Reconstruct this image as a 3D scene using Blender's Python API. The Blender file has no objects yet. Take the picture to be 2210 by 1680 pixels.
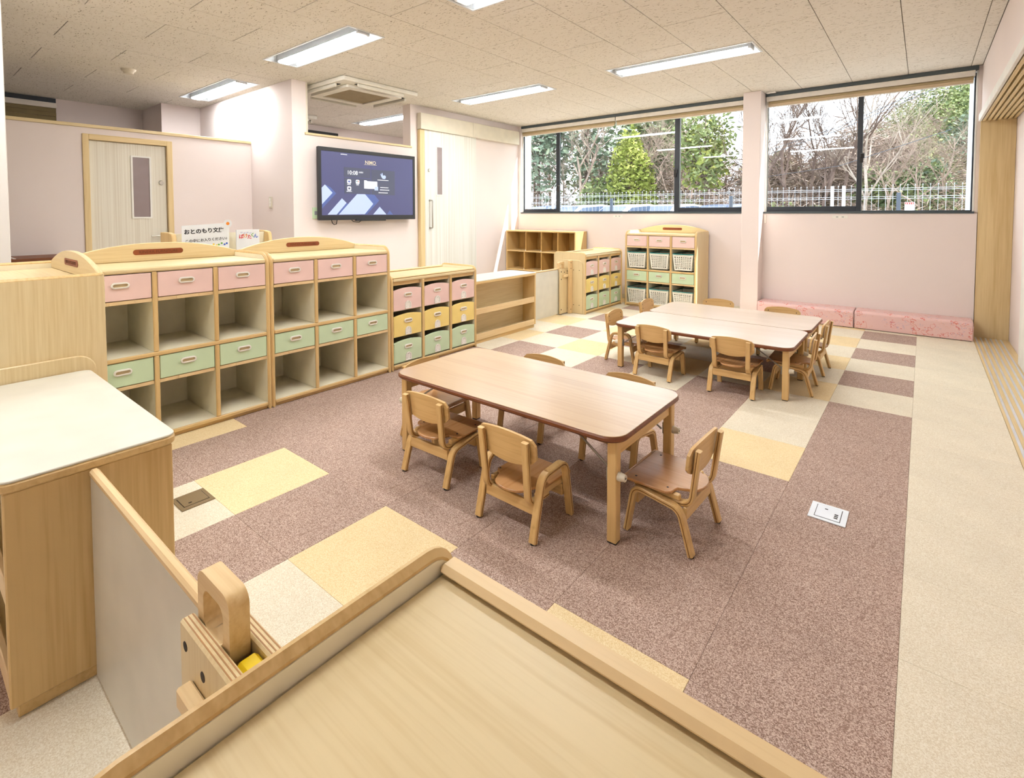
import bpy, bmesh, math, random
from mathutils import Vector, Matrix

R = math.radians
scene = bpy.context.scene
COL = scene.collection

# ------------------------------------------------------------------ camera
CAM_POS = Vector((0.0235, -6.0272, 1.1534))
YAW, PITCH, ROLL = 0.6789, 0.0396, -0.0008
fw = Vector((-math.sin(YAW) * math.cos(PITCH), math.cos(YAW) * math.cos(PITCH), -math.sin(PITCH)))
rt = fw.cross(Vector((0, 0, 1))).normalized()
up = rt.cross(fw)
cr, sr = math.cos(ROLL), math.sin(ROLL)
rt, up = cr * rt + sr * up, -sr * rt + cr * up
cam_data = bpy.data.cameras.new('camera')
cam_data.sensor_fit = 'HORIZONTAL'
cam_data.sensor_width = 36.0
cam_data.lens = 1104.67 / 2210 * 36.0
cam_data.shift_x = 3.04 / 2210
cam_data.shift_y = -336.13 / 2210
cam_data.clip_start = 0.03
cam_data.clip_end = 400
cam = bpy.data.objects.new('camera', cam_data)
COL.objects.link(cam)
m3 = Matrix((rt, up, -fw)).transposed()
cam.matrix_world = Matrix.Translation(CAM_POS) @ m3.to_4x4()
scene.camera = cam

# ------------------------------------------------------------------ light + exposure
SKY_STRENGTH = 3.2
SUN_STRENGTH = 11.0
LAMP_STRENGTH = 50.0
scene.view_settings.view_transform = 'Standard'
scene.view_settings.look = 'None'
scene.view_settings.exposure = 0.40
scene.view_settings.gamma = 1.0
scene.view_settings.use_curve_mapping = False

world = bpy.data.worlds.new('sky')
scene.world = world
world.use_nodes = True
wn = world.node_tree
wn.nodes.clear()
bg = wn.nodes.new('ShaderNodeBackground')
bg.inputs['Color'].default_value = (0.84, 0.92, 1.0, 1)
bg.inputs['Strength'].default_value = SKY_STRENGTH
wo = wn.nodes.new('ShaderNodeOutputWorld')
wn.links.new(bg.outputs[0], wo.inputs[0])

sun_data = bpy.data.lights.new('sun', 'SUN')
sun_data.energy = SUN_STRENGTH
sun_data.angle = R(0.6)
sun_data.color = (1.0, 0.94, 0.85)
sun = bpy.data.objects.new('sun', sun_data)
COL.objects.link(sun)
sun.location = (12, 8, 14)
sun.rotation_euler = Vector((-0.78, -0.33, -1.0)).to_track_quat('-Z', 'Y').to_euler()

# daylight portals in the two window openings (they only guide the sky's own light)
for nm, x0, x1 in (('portal_left_window', -4.88, -1.6), ('portal_right_window', -1.38, 0.38)):
    ld = bpy.data.lights.new(nm, 'AREA')
    ld.shape = 'RECTANGLE'
    ld.size, ld.size_y = x1 - x0, 1.3
    ld.cycles.is_portal = True
    lo = bpy.data.objects.new(nm, ld)
    COL.objects.link(lo)
    lo.location = ((x0 + x1) / 2, 0.45, 1.80)
    lo.rotation_euler = Vector((0, -1, 0)).to_track_quat('-Z', 'Z').to_euler()

try:
    scene.cycles.max_bounces = 6
    scene.cycles.diffuse_bounces = 3
    scene.cycles.glossy_bounces = 2
    scene.cycles.transparent_max_bounces = 8
    scene.cycles.sample_clamp_indirect = 6.0
    scene.cycles.use_denoising = True
    scene.cycles.adaptive_threshold = 0.10
    scene.cycles.adaptive_min_samples = 16
    scene.cycles.caustics_reflective = False
    scene.cycles.caustics_refractive = False
except Exception:
    pass


# ------------------------------------------------------------------ materials
def lin(c):
    return c / 12.92 if c <= 0.04045 else ((c + 0.055) / 1.055) ** 2.4


def rgb(r, g, b):
    return (lin(r / 255), lin(g / 255), lin(b / 255), 1.0)


MATS = {}


def _new(name):
    m = bpy.data.materials.new(name)
    m.use_nodes = True
    MATS[name] = m
    nt = m.node_tree
    return m, nt, nt.nodes['Principled BSDF']


def _tex(nt, scale, coord='Object'):
    tc = nt.nodes.new('ShaderNodeTexCoord')
    mp = nt.nodes.new('ShaderNodeMapping')
    mp.inputs['Scale'].default_value = scale
    nt.links.new(tc.outputs[coord], mp.inputs['Vector'])
    return mp


def _noise(nt, vec, scale=1.0, detail=3.0, rough=0.55):
    n = nt.nodes.new('ShaderNodeTexNoise')
    n.inputs['Scale'].default_value = scale
    n.inputs['Detail'].default_value = detail
    n.inputs['Roughness'].default_value = rough
    nt.links.new(vec.outputs[0], n.inputs['Vector'])
    return n


def _ramp(nt, fac, stops):
    r = nt.nodes.new('ShaderNodeValToRGB')
    while len(r.color_ramp.elements) < len(stops):
        r.color_ramp.elements.new(0.5)
    for e, (p, c) in zip(r.color_ramp.elements, stops):
        e.position = p
        e.color = c
    nt.links.new(fac, r.inputs['Fac'])
    return r


def _bump(nt, bsdf, height, strength=0.2, dist=0.002):
    b = nt.nodes.new('ShaderNodeBump')
    b.inputs['Strength'].default_value = strength
    b.inputs['Distance'].default_value = dist
    nt.links.new(height, b.inputs['Height'])
    nt.links.new(b.outputs[0], bsdf.inputs['Normal'])


def plain(name, col, rough=0.5, metal=0.0, spec=0.5, var=0.04, emit=0.0):
    """a flat finish with a faint mottling so that nothing is dead uniform"""
    m, nt, b = _new(name)
    mp = _tex(nt, (9, 9, 9))
    n = _noise(nt, mp, 1.0, 1)
    d = tuple(max(0, c * (1 - var)) for c in col[:3]) + (1,)
    l = tuple(min(1, c * (1 + var)) for c in col[:3]) + (1,)
    r = _ramp(nt, n.outputs['Fac'], [(0.3, d), (0.7, l)])
    nt.links.new(r.outputs[0], b.inputs['Base Color'])
    b.inputs['Roughness'].default_value = rough
    b.inputs['Metallic'].default_value = metal
    b.inputs['Specular IOR Level'].default_value = spec
    if emit:
        b.inputs['Emission Color'].default_value = col
        b.inputs['Emission Strength'].default_value = emit
    return m


def wood(name, light, dark, axis='x', rough=0.42, fine=70, coarse=6, spec=0.4, fleck=0.5):
    """grain runs along the given local axis"""
    m, nt, b = _new(name)
    i = 'xyz'.index(axis)
    s1 = [fine] * 3
    s1[i] = fine * 0.035
    s2 = [coarse] * 3
    s2[i] = coarse * 0.12
    n1 = _noise(nt, _tex(nt, s1), 1.0, 2, 0.6)
    n2 = _noise(nt, _tex(nt, s2), 1.0, 2, 0.55)
    mix = nt.nodes.new('ShaderNodeMix')
    mix.data_type = 'FLOAT'
    mix.inputs[0].default_value = 0.5
    nt.links.new(n1.outputs['Fac'], mix.inputs[2])
    nt.links.new(n2.outputs['Fac'], mix.inputs[3])
    r = _ramp(nt, mix.outputs[0], [(0.33, dark), (0.52, light), (0.8, tuple(min(1, c * 1.05) for c in light[:3]) + (1,))])
    nt.links.new(r.outputs[0], b.inputs['Base Color'])
    b.inputs['Roughness'].default_value = rough
    b.inputs['Specular IOR Level'].default_value = spec
    return m


def carpet(name, base, dark, light):
    m, nt, b = _new(name)
    mp = _tex(nt, (1, 1, 1))
    n = nt.nodes.new('ShaderNodeTexVoronoi')
    n.inputs['Scale'].default_value = 430
    nt.links.new(mp.outputs[0], n.inputs['Vector'])
    sp = nt.nodes.new('ShaderNodeSeparateColor')
    nt.links.new(n.outputs['Color'], sp.inputs[0])
    n2 = _noise(nt, mp, 5, 1, 0.6)
    r = _ramp(nt, sp.outputs[0], [(0.05, dark), (0.5, base), (0.95, light)])
    oi = nt.nodes.new('ShaderNodeObjectInfo')
    hv = nt.nodes.new('ShaderNodeHueSaturation')
    ma = nt.nodes.new('ShaderNodeMath')
    ma.operation = 'MULTIPLY_ADD'
    ma.inputs[1].default_value = 0.05
    ma.inputs[2].default_value = 0.90
    nt.links.new(oi.outputs['Random'], ma.inputs[0])
    mb_ = nt.nodes.new('ShaderNodeMath')
    mb_.operation = 'MULTIPLY_ADD'
    mb_.inputs[1].default_value = 0.16
    nt.links.new(n2.outputs['Fac'], mb_.inputs[0])
    nt.links.new(ma.outputs[0], mb_.inputs[2])
    nt.links.new(mb_.outputs[0], hv.inputs['Value'])
    nt.links.new(r.outputs[0], hv.inputs['Color'])
    nt.links.new(hv.outputs[0], b.inputs['Base Color'])
    b.inputs['Roughness'].default_value = 0.95
    b.inputs['Specular IOR Level'].default_value = 0.12
    return m


def wallpaper(name, col, rough=0.85):
    m, nt, b = _new(name)
    n2 = _noise(nt, _tex(nt, (1.3, 1.3, 1.3)), 1.0, 2)
    d = tuple(c * 0.965 for c in col[:3]) + (1,)
    r = _ramp(nt, n2.outputs['Fac'], [(0.3, d), (0.7, col)])
    nt.links.new(r.outputs[0], b.inputs['Base Color'])
    b.inputs['Roughness'].default_value = rough
    b.inputs['Specular IOR Level'].default_value = 0.25
    return m


def stripes(name, c1, c2, axis, freq, rough=0.5):
    m, nt, b = _new(name)
    i = 'xyz'.index(axis)
    s = [0.6] * 3
    s[i] = freq
    n = _noise(nt, _tex(nt, s), 1.0, 2, 0.5)
    r = _ramp(nt, n.outputs['Fac'], [(0.35, c2), (0.6, c1)])
    nt.links.new(r.outputs[0], b.inputs['Base Color'])
    b.inputs['Roughness'].default_value = rough
    return m


def rockwool(name):
    m, nt, b = _new(name)
    v = nt.nodes.new('ShaderNodeTexVoronoi')
    mp = _tex(nt, (34, 78, 40))
    dist = _noise(nt, _tex(nt, (20, 20, 20)), 1.0, 1)
    add = nt.nodes.new('ShaderNodeVectorMath')
    add.operation = 'MULTIPLY_ADD'
    add.inputs[1].default_value = (3.2, 3.2, 0)
    nt.links.new(dist.outputs['Color'], add.inputs[0])
    nt.links.new(mp.outputs[0], add.inputs[2])
    nt.links.new(add.outputs[0], v.inputs['Vector'])
    v.inputs['Scale'].default_value = 1.0
    r = _ramp(nt, v.outputs['Distance'], [(0.0, rgb(150, 138, 122)), (0.16, rgb(176, 166, 150)), (0.24, rgb(235, 228, 216)), (1.0, rgb(240, 234, 224))])
    nt.links.new(r.outputs[0], b.inputs['Base Color'])
    b.inputs['Roughness'].default_value = 0.95
    b.inputs['Specular IOR Level'].default_value = 0.1
    return m


def glow(name, col, strength):
    m, nt, b = _new(name)
    b.inputs['Base Color'].default_value = col
    b.inputs['Emission Color'].default_value = col
    b.inputs['Emission Strength'].default_value = strength
    b.inputs['Roughness'].default_value = 0.35
    return m


def glass(name, tint=(1, 1, 1, 1), refl=0.10):
    m, nt, b = _new(name)
    nt.nodes.remove(b)
    t = nt.nodes.new('ShaderNodeBsdfTransparent')
    t.inputs[0].default_value = tint
    g = nt.nodes.new('ShaderNodeBsdfGlossy')
    g.inputs['Roughness'].default_value = 0.0
    lw = nt.nodes.new('ShaderNodeLayerWeight')
    lw.inputs['Blend'].default_value = 0.5
    pw = nt.nodes.new('ShaderNodeMath')
    pw.operation = 'POWER'
    pw.inputs[1].default_value = 5.0
    nt.links.new(lw.outputs['Facing'], pw.inputs[0])
    fr = nt.nodes.new('ShaderNodeMath')
    fr.operation = 'MULTIPLY_ADD'
    fr.inputs[1].default_value = 0.55
    fr.inputs[2].default_value = 0.035
    nt.links.new(pw.outputs[0], fr.inputs[0])
    mx = nt.nodes.new('ShaderNodeMixShader')
    nt.links.new(fr.outputs[0], mx.inputs[0])
    nt.links.new(t.outputs[0], mx.inputs[1])
    nt.links.new(g.outputs[0], mx.inputs[2])
    nt.links.new(mx.outputs[0], nt.nodes['Material Output'].inputs[0])
    return m


def translucent(name, col):
    m, nt, b = _new(name)
    b.inputs['Base Color'].default_value = col
    b.inputs['Roughness'].default_value = 0.35
    b.inputs['Transmission Weight'].default_value = 0.25
    b.inputs['IOR'].default_value = 1.2
    return m


def foliage(name, c1, c2, c3):
    m, nt, b = _new(name)
    n = _noise(nt, _tex(nt, (1.4, 1.4, 1.4)), 1.0, 4, 0.7)
    r = _ramp(nt, n.outputs['Fac'], [(0.3, c1), (0.5, c2), (0.7, c3)])
    nt.links.new(r.outputs[0], b.inputs['Base Color'])
    b.inputs['Roughness'].default_value = 0.7
    b.inputs['Specular IOR Level'].default_value = 0.2
    b.inputs['Subsurface Weight'].default_value = 0.0
    return m


def bench_print(name):
    """pink vinyl printed with scattered outline loops in red, blue and ochre"""
    m, nt, b = _new(name)
    base = rgb(240, 200, 194)
    prev = None
    for k, (sc, colr, off, w) in enumerate(((11.0, rgb(222, 110, 100), 0.0, 0.012), (13.0, rgb(186, 170, 196), 3.1, 0.008), (14.0, rgb(230, 170, 140), 7.7, 0.008))):
        mp = _tex(nt, (1, 1, 1.25))
        mp.inputs['Location'].default_value = (off, off * 0.7, off * 1.3)
        n = _noise(nt, mp, sc, 2.5, 0.6)
        s = nt.nodes.new('ShaderNodeMath')
        s.operation = 'SUBTRACT'
        s.inputs[1].default_value = 0.60
        nt.links.new(n.outputs['Fac'], s.inputs[0])
        a = nt.nodes.new('ShaderNodeMath')
        a.operation = 'ABSOLUTE'
        nt.links.new(s.outputs[0], a.inputs[0])
        lt = nt.nodes.new('ShaderNodeMath')
        lt.operation = 'LESS_THAN'
        lt.inputs[1].default_value = w
        nt.links.new(a.outputs[0], lt.inputs[0])
        sc2 = nt.nodes.new('ShaderNodeMath')
        sc2.operation = 'MULTIPLY'
        sc2.inputs[1].default_value = 0.8 if k == 0 else 0.55
        nt.links.new(lt.outputs[0], sc2.inputs[0])
        mx = nt.nodes.new('ShaderNodeMix')
        mx.data_type = 'RGBA'
        nt.links.new(sc2.outputs[0], mx.inputs[0])
        if prev is None:
            mx.inputs[6].default_value = base
        else:
            nt.links.new(prev, mx.inputs[6])
        mx.inputs[7].default_value = colr
        prev = mx.outputs[2]
    nt.links.new(prev, b.inputs['Base Color'])
    b.inputs['Roughness'].default_value = 0.35
    return m


# wood families (grain along each local axis)
for ax in 'xyz':
    wood('maple_' + ax, rgb(228, 206, 160), rgb(216, 190, 140), ax, 0.36, 110, 6)
    wood('edge_' + ax, rgb(224, 190, 132), rgb(206, 168, 108), ax, 0.4, 80, 6)
    wood('beech_' + ax, rgb(224, 186, 126), rgb(206, 162, 100), ax, 0.36, 90, 7)
    wood('beech_light_' + ax, rgb(234, 204, 154), rgb(220, 184, 130), ax, 0.4, 90, 7)
    wood('jamb_' + ax, rgb(230, 204, 154), rgb(214, 184, 130), ax, 0.5, 60, 5)
wood('seat_wood', rgb(194, 144, 94), rgb(176, 122, 74), 'y', 0.24, 90, 6, 0.6)
wood('table_laminate', rgb(194, 156, 110), rgb(180, 140, 94), 'x', 0.3, 70, 5, 0.6)
wood('table_laminate_skylit', rgb(212, 192, 170), rgb(202, 180, 154), 'x', 0.3, 70, 5, 0.6)  # same laminate as the front table, sky light and reflections put into its colour
for k_ in ('table_laminate', 'table_laminate_skylit'):
    b_ = MATS[k_].node_tree.nodes['Principled BSDF']
    b_.inputs['Coat Weight'].default_value = 0.8
    b_.inputs['Coat Roughness'].default_value = 0.22
    b_.inputs['Coat IOR'].default_value = 1.7
wood('cubby_wood', rgb(198, 156, 92), rgb(172, 126, 66), 'z', 0.5, 60, 5)
wood('table_edge', rgb(126, 72, 42), rgb(108, 58, 32), 'x', 0.4, 60, 5)
wood('plate_wood', rgb(142, 74, 38), rgb(118, 56, 26), 'x', 0.5, 80, 8)
wood('brown_wood', rgb(124, 72, 44), rgb(98, 52, 30), 'y', 0.5, 50, 6)
plain('cream', rgb(250, 240, 212), 0.5)
plain('white_laminate', rgb(226, 221, 206), 0.3)
plain('white_plastic', rgb(246, 240, 230), 0.3)
plain('recess', rgb(206, 182, 140), 0.5)
plain('pink_front', rgb(241, 206, 196), 0.45)
plain('green_front', rgb(206, 226, 188), 0.45)
plain('yellow_front', rgb(246, 218, 132), 0.45)
plain('pink_edge', rgb(238, 200, 190), 0.45)
plain('dark_inside', rgb(96, 66, 44), 0.8)
plain('black_frame', rgb(44, 50, 58), 0.4)
plain('track_metal', rgb(74, 84, 88), 0.4)
plain('blind_white', rgb(240, 232, 220), 0.7)
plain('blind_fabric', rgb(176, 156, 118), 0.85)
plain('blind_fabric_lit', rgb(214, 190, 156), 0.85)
plain('blind_dark', rgb(132, 116, 80), 0.85)
plain('black_rubber', rgb(40, 38, 38), 0.7)
plain('hole', rgb(52, 42, 34), 0.8)
plain('chrome', rgb(190, 186, 178), 0.28, 0.9)
plain('steel_wire', rgb(176, 172, 160), 0.3, 0.85)
plain('aluminium', rgb(226, 228, 234), 0.35, 0.5)
plain('brass', rgb(150, 122, 62), 0.4, 0.7)
plain('bracket_grey', rgb(150, 148, 140), 0.4, 0.5)
plain('yellow_plastic', rgb(250, 214, 20), 0.35)
plain('lamp_white', rgb(236, 238, 240), 0.45)
plain('lamp_reflector', rgb(196, 202, 206), 0.4)
plain('ac_white', rgb(232, 226, 212), 0.5)
plain('ac_grille', rgb(176, 160, 132), 0.8)
plain('tv_black', rgb(38, 38, 42), 0.35)
plain('teal', rgb(40, 150, 150), 0.4)
plain('sign_white', rgb(240, 240, 240), 0.6)
plain('ink_black', rgb(26, 24, 24), 0.6)
plain('outlet_brown', rgb(150, 128, 96), 0.4, 0.3)
plain('outlet_white', rgb(232, 236, 240), 0.35)
plain('outlet_grey', rgb(150, 150, 152), 0.4)
plain('plate_cream', rgb(226, 216, 196), 0.5)
plain('ink_red', rgb(214, 40, 40), 0.6)
plain('ink_orange', rgb(238, 140, 40), 0.6)
plain('ink_green', rgb(110, 170, 60), 0.6)
plain('ink_blue', rgb(40, 90, 190), 0.6)
plain('ink_yellow', rgb(244, 200, 50), 0.6)
plain('ink_engraved', rgb(96, 44, 20), 0.6)
plain('grey_glass', rgb(150, 134, 134), 0.25)
plain('white_paint', rgb(240, 236, 228), 0.6)
plain('outdoor_white', rgb(232, 232, 228), 0.6)
plain('post_dark', rgb(70, 82, 96), 0.5)
plain('concrete', rgb(178, 182, 186), 0.8)
plain('asphalt', rgb(128, 130, 130), 0.95)
plain('car_white', rgb(236, 240, 246), 0.2)
plain('car_silver', rgb(196, 206, 220), 0.22, 0.3)
plain('car_dark', rgb(86, 98, 124), 0.2)
plain('car_window', rgb(70, 84, 104), 0.1)
plain('tyre', rgb(36, 36, 38), 0.9)
wallpaper('pink_wall', rgb(244, 230, 224))
wallpaper('white_wall', rgb(238, 232, 226))
stripes('door_white', rgb(238, 236, 228), rgb(224, 220, 208), 'y', 60)
stripes('door_cream', rgb(236, 229, 213), rgb(222, 212, 193), 'y', 90)
carpet('carpet_brown', rgb(180, 152, 138), rgb(138, 111, 98), rgb(216, 194, 180))
carpet('carpet_beige', rgb(234, 222, 198), rgb(222, 207, 180), rgb(244, 235, 216))
carpet('carpet_yellow', rgb(240, 215, 168), rgb(230, 202, 150), rgb(246, 226, 186))
rockwool('ceiling_rockwool')
plain('ceiling_gap', rgb(140, 126, 106), 0.9)
glow('lamp_glow', (0.96, 0.985, 1.0, 1), LAMP_STRENGTH)
glass('window_glass')
glass('interior_glass', (0.80, 0.80, 0.80, 1))
plain('basket_plastic', rgb(244, 240, 226), 0.35)
bench_print('bench_vinyl')
foliage('leaf_dark', rgb(58, 78, 50), rgb(92, 112, 74), rgb(132, 146, 104))
foliage('leaf_bright', rgb(92, 108, 48), rgb(140, 150, 72), rgb(182, 184, 106))
foliage('leaf_mid', rgb(76, 94, 56), rgb(116, 130, 82), rgb(160, 166, 118))
foliage('leaf_blue', rgb(76, 96, 82), rgb(112, 130, 110), rgb(152, 164, 144))
foliage('bark', rgb(122, 110, 100), rgb(158, 146, 134), rgb(190, 180, 168))
foliage('bark_dark', rgb(70, 58, 50), rgb(96, 80, 72), rgb(124, 108, 98))
foliage('twigs', rgb(116, 102, 94), rgb(146, 130, 120), rgb(176, 162, 150))
foliage('grass', rgb(120, 130, 80), rgb(160, 158, 110), rgb(190, 184, 140))
glow('tv_blue', rgb(74, 76, 116), 0.28)
glow('tv_panel', rgb(72, 76, 98), 0.30)
glow('tv_mid', rgb(76, 92, 150), 0.34)
glow('tv_pale', rgb(168, 184, 228), 0.36)
glow('tv_white', rgb(238, 240, 248), 0.5)
glow('tv_red', rgb(220, 110, 90), 0.35)
glow('tv_grey', rgb(190, 180, 160), 0.5)


# ------------------------------------------------------------------ mesh building
class MB:
    def __init__(s):
        s.v, s.f, s.m = [], [], []
        s.mats = []
        s.cur = 0

    def mat(s, name):
        if name not in s.mats:
            s.mats.append(name)
        s.cur = s.mats.index(name)
        return s

    def add(s, vs, fs):
        o = len(s.v)
        s.v += [tuple(p) for p in vs]
        for f in fs:
            s.f.append(tuple(i + o for i in f))
            s.m.append(s.cur)
        return s

    def box(s, x0, x1, y0, y1, z0, z1, b=0.0):
        if x0 > x1: x0, x1 = x1, x0
        if y0 > y1: y0, y1 = y1, y0
        if z0 > z1: z0, z1 = z1, z0
        if b <= 0:
            vs = [(x, y, z) for x in (x0, x1) for y in (y0, y1) for z in (z0, z1)]
            fs = [(0, 1, 3, 2), (4, 6, 7, 5), (0, 4, 5, 1), (2, 3, 7, 6), (0, 2, 6, 4), (1, 5, 7, 3)]
            return s.add(vs, fs)
        b = min(b, (x1 - x0) * .45, (y1 - y0) * .45, (z1 - z0) * .45)
        vs, idx = [], {}
        for sx in (0, 1):
            for sy in (0, 1):
                for sz in (0, 1):
                    X = (x0, x1)[sx]; Y = (y0, y1)[sy]; Z = (z0, z1)[sz]
                    ix = X + (b if sx == 0 else -b); iy = Y + (b if sy == 0 else -b); iz = Z + (b if sz == 0 else -b)
                    for k, p in enumerate(((X, iy, iz), (ix, Y, iz), (ix, iy, Z))):
                        idx[(sx, sy, sz, k)] = len(vs)
                        vs.append(p)
        I = idx
        fs = []
        for a in (0, 1):
            fs.append((I[(a, 0, 0, 0)], I[(a, 1, 0, 0)], I[(a, 1, 1, 0)], I[(a, 0, 1, 0)]))
            fs.append((I[(0, a, 0, 1)], I[(1, a, 0, 1)], I[(1, a, 1, 1)], I[(0, a, 1, 1)]))
            fs.append((I[(0, 0, a, 2)], I[(1, 0, a, 2)], I[(1, 1, a, 2)], I[(0, 1, a, 2)]))
        for a in (0, 1):
            for c in (0, 1):
                fs.append((I[(0, a, c, 1)], I[(1, a, c, 1)], I[(1, a, c, 2)], I[(0, a, c, 2)]))
                fs.append((I[(a, 0, c, 0)], I[(a, 1, c, 0)], I[(a, 1, c, 2)], I[(a, 0, c, 2)]))
                fs.append((I[(a, c, 0, 0)], I[(a, c, 1, 0)], I[(a, c, 1, 1)], I[(a, c, 0, 1)]))
                for e in (0, 1):
                    fs.append((I[(a, c, e, 0)], I[(a, c, e, 1)], I[(a, c, e, 2)]))
        return s.add(vs, fs)

    def prism(s, pts, plane, a0, a1, b=0.0):
        """pts: 2-D outline; plane 'xy' (extrude z), 'xz' (extrude y), 'yz' (extrude x)"""
        n = len(pts)

        def P(u, v, a):
            return (u, v, a) if plane == 'xy' else (u, a, v) if plane == 'xz' else (a, u, v)
        if b <= 0:
            rings = [(pts, a0), (pts, a1)]
        else:
            area = sum(pts[i][0] * pts[(i + 1) % n][1] - pts[(i + 1) % n][0] * pts[i][1] for i in range(n))
            sg = 1 if area > 0 else -1
            ins = []
            for i in range(n):
                p0, p1, p2 = Vector(pts[i - 1]), Vector(pts[i]), Vector(pts[(i + 1) % n])
                d1 = (p1 - p0).normalized() if (p1 - p0).length > 1e-9 else Vector((1, 0))
                d2 = (p2 - p1).normalized() if (p2 - p1).length > 1e-9 else d1
                n1 = Vector((-d1.y, d1.x)) * sg
                n2 = Vector((-d2.y, d2.x)) * sg
                nn = n1 + n2
                nn = nn / max(0.6, nn.dot(n1)) if nn.length > 1e-6 else n1
                ins.append(tuple(p1 + nn * b))
            rings = [(ins, a0), (pts, a0 + b), (pts, a1 - b), (ins, a1)]
        vs, fs = [], []
        for rr, a in rings:
            vs += [P(u, v, a) for u, v in rr]
        k = len(rings)
        for j in range(k - 1):
            for i in range(n):
                i2 = (i + 1) % n
                fs.append((j * n + i, j * n + i2, (j + 1) * n + i2, (j + 1) * n + i))
        fs.append(tuple(range(n)))
        fs.append(tuple((k - 1) * n + i for i in range(n)))
        return s.add(vs, fs)

    def ring(s, outer, inner, plane, a0, a1):
        """prism with a hole; outer and inner outlines have the same number of points"""
        n = len(outer)

        def P(u, v, a):
            return (u, v, a) if plane == 'xy' else (u, a, v) if plane == 'xz' else (a, u, v)
        vs = [P(u, v, a0) for u, v in outer] + [P(u, v, a1) for u, v in outer] + [P(u, v, a0) for u, v in inner] + [P(u, v, a1) for u, v in inner]
        fs = []
        for i in range(n):
            j = (i + 1) % n
            fs += [(i, j, n + j, n + i), (2 * n + i, 3 * n + i, 3 * n + j, 2 * n + j), (i, 2 * n + i, 2 * n + j, j), (n + i, n + j, 3 * n + j, 3 * n + i)]
        return s.add(vs, fs)

    def cyl(s, p0, p1, r0, r1=None, n=12, caps=True):
        r1 = r0 if r1 is None else r1
        p0, p1 = Vector(p0), Vector(p1)
        d = (p1 - p0).normalized()
        a = d.orthogonal().normalized()
        c = d.cross(a)
        vs = []
        for p, r in ((p0, r0), (p1, r1)):
            for i in range(n):
                t = 2 * math.pi * i / n
                vs.append(p + a * (r * math.cos(t)) + c * (r * math.sin(t)))
        fs = [(i, (i + 1) % n, n + (i + 1) % n, n + i) for i in range(n)]
        if caps:
            fs += [tuple(range(n)), tuple(range(n, 2 * n))]
        return s.add(vs, fs)

    def sweep(s, path, side, w, t, b=0.003, closed=False):
        """chamfered rectangle w (along side) x t (in plane) swept along a planar 3-D path"""
        side = Vector(side).normalized()
        path = [Vector(p) for p in path]
        hw, ht = w / 2, t / 2
        prof = [(hw, ht - b), (hw - b, ht), (-hw + b, ht), (-hw, ht - b), (-hw, -ht + b), (-hw + b, -ht), (hw - b, -ht), (hw, -ht + b)]
        k = len(prof)
        vs, fs = [], []
        n = len(path)
        for i, p in enumerate(path):
            if closed:
                d = (path[(i + 1) % n] - path[i - 1]).normalized()
                cs = 1
            else:
                d1 = (path[i] - path[i - 1]).normalized() if i else None
                d2 = (path[i + 1] - path[i]).normalized() if i < n - 1 else None
                d = ((d1 or d2) + (d2 or d1)).normalized()
                cs = d.dot(d1 or d2)
            nn = side.cross(d).normalized()
            for u, v in prof:
                vs.append(p + side * u + nn * (v / max(0.5, cs)))
        for i in range(n if closed else n - 1):
            i2 = (i + 1) % n
            for j in range(k):
                j2 = (j + 1) % k
                fs.append((i * k + j, i * k + j2, i2 * k + j2, i2 * k + j))
        if not closed:
            fs += [tuple(range(k)), tuple((n - 1) * k + j for j in range(k))]
        return s.add(vs, fs)

    def tube(s, path, r, n=6, caps=True):
        path = [Vector(p) for p in path]
        rr = r if isinstance(r, (list, tuple)) else [r] * len(path)
        vs, fs = [], []
        a = None
        for i, p in enumerate(path):
            d = (path[min(i + 1, len(path) - 1)] - path[max(i - 1, 0)]).normalized()
            if a is None:
                a = d.orthogonal().normalized()
            else:
                a = (a - d * a.dot(d)).normalized()
            c = d.cross(a)
            for k in range(n):
                t = 2 * math.pi * k / n
                vs.append(p + (a * math.cos(t) + c * math.sin(t)) * rr[i])
        for i in range(len(path) - 1):
            for k in range(n):
                k2 = (k + 1) % n
                fs.append((i * n + k, i * n + k2, (i + 1) * n + k2, (i + 1) * n + k))
        if caps:
            fs += [tuple(range(n)), tuple((len(path) - 1) * n + k for k in range(n))]
        return s.add(vs, fs)

    def mesh(s, name, default='cream', smooth=True, recalc=True):
        me = bpy.data.meshes.new(name)
        me.from_pydata(s.v, [], s.f)
        for mn in (s.mats or [default]):
            me.materials.append(MATS[mn])
        if s.mats and len(s.mats) > 1:
            me.polygons.foreach_set('material_index', s.m)
        if recalc:
            bm = bmesh.new()
            bm.from_mesh(me)
            bmesh.ops.recalc_face_normals(bm, faces=bm.faces)
            bm.to_mesh(me)
            bm.free()
        if smooth:
            me.polygons.foreach_set('use_smooth', [True] * len(me.polygons))
            me.set_sharp_from_angle(angle=R(32))
        me.update()
        return me

    def build(s, name, mat=None, parent=None, loc=None, smooth=True, recalc=True):
        if mat is not None:
            s.mats = [mat]
            s.m = [0] * len(s.f)
        return put(name, s.mesh(name, smooth=smooth, recalc=recalc), parent, loc)


def put(name, me, parent=None, loc=None, rz=None):
    o = bpy.data.objects.new(name, me)
    COL.objects.link(o)
    if parent is not None:
        o.parent = parent
    if loc is not None:
        o.location = loc
    if rz is not None:
        o.rotation_euler[2] = rz
    return o


def thing(name, label, cat, loc=(0, 0, 0), rz=0.0, group=None):
    o = bpy.data.objects.new(name, None)
    o.empty_display_size = 0.05
    COL.objects.link(o)
    o.location = loc
    o.rotation_euler[2] = rz
    tag(o, label, cat, group)
    return o


def tag(o, label, cat, group=None):
    o['label'] = label
    o['category'] = cat
    if group:
        o['group'] = group
    return o


def struct(o):
    o['kind'] = 'structure'
    return o


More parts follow.
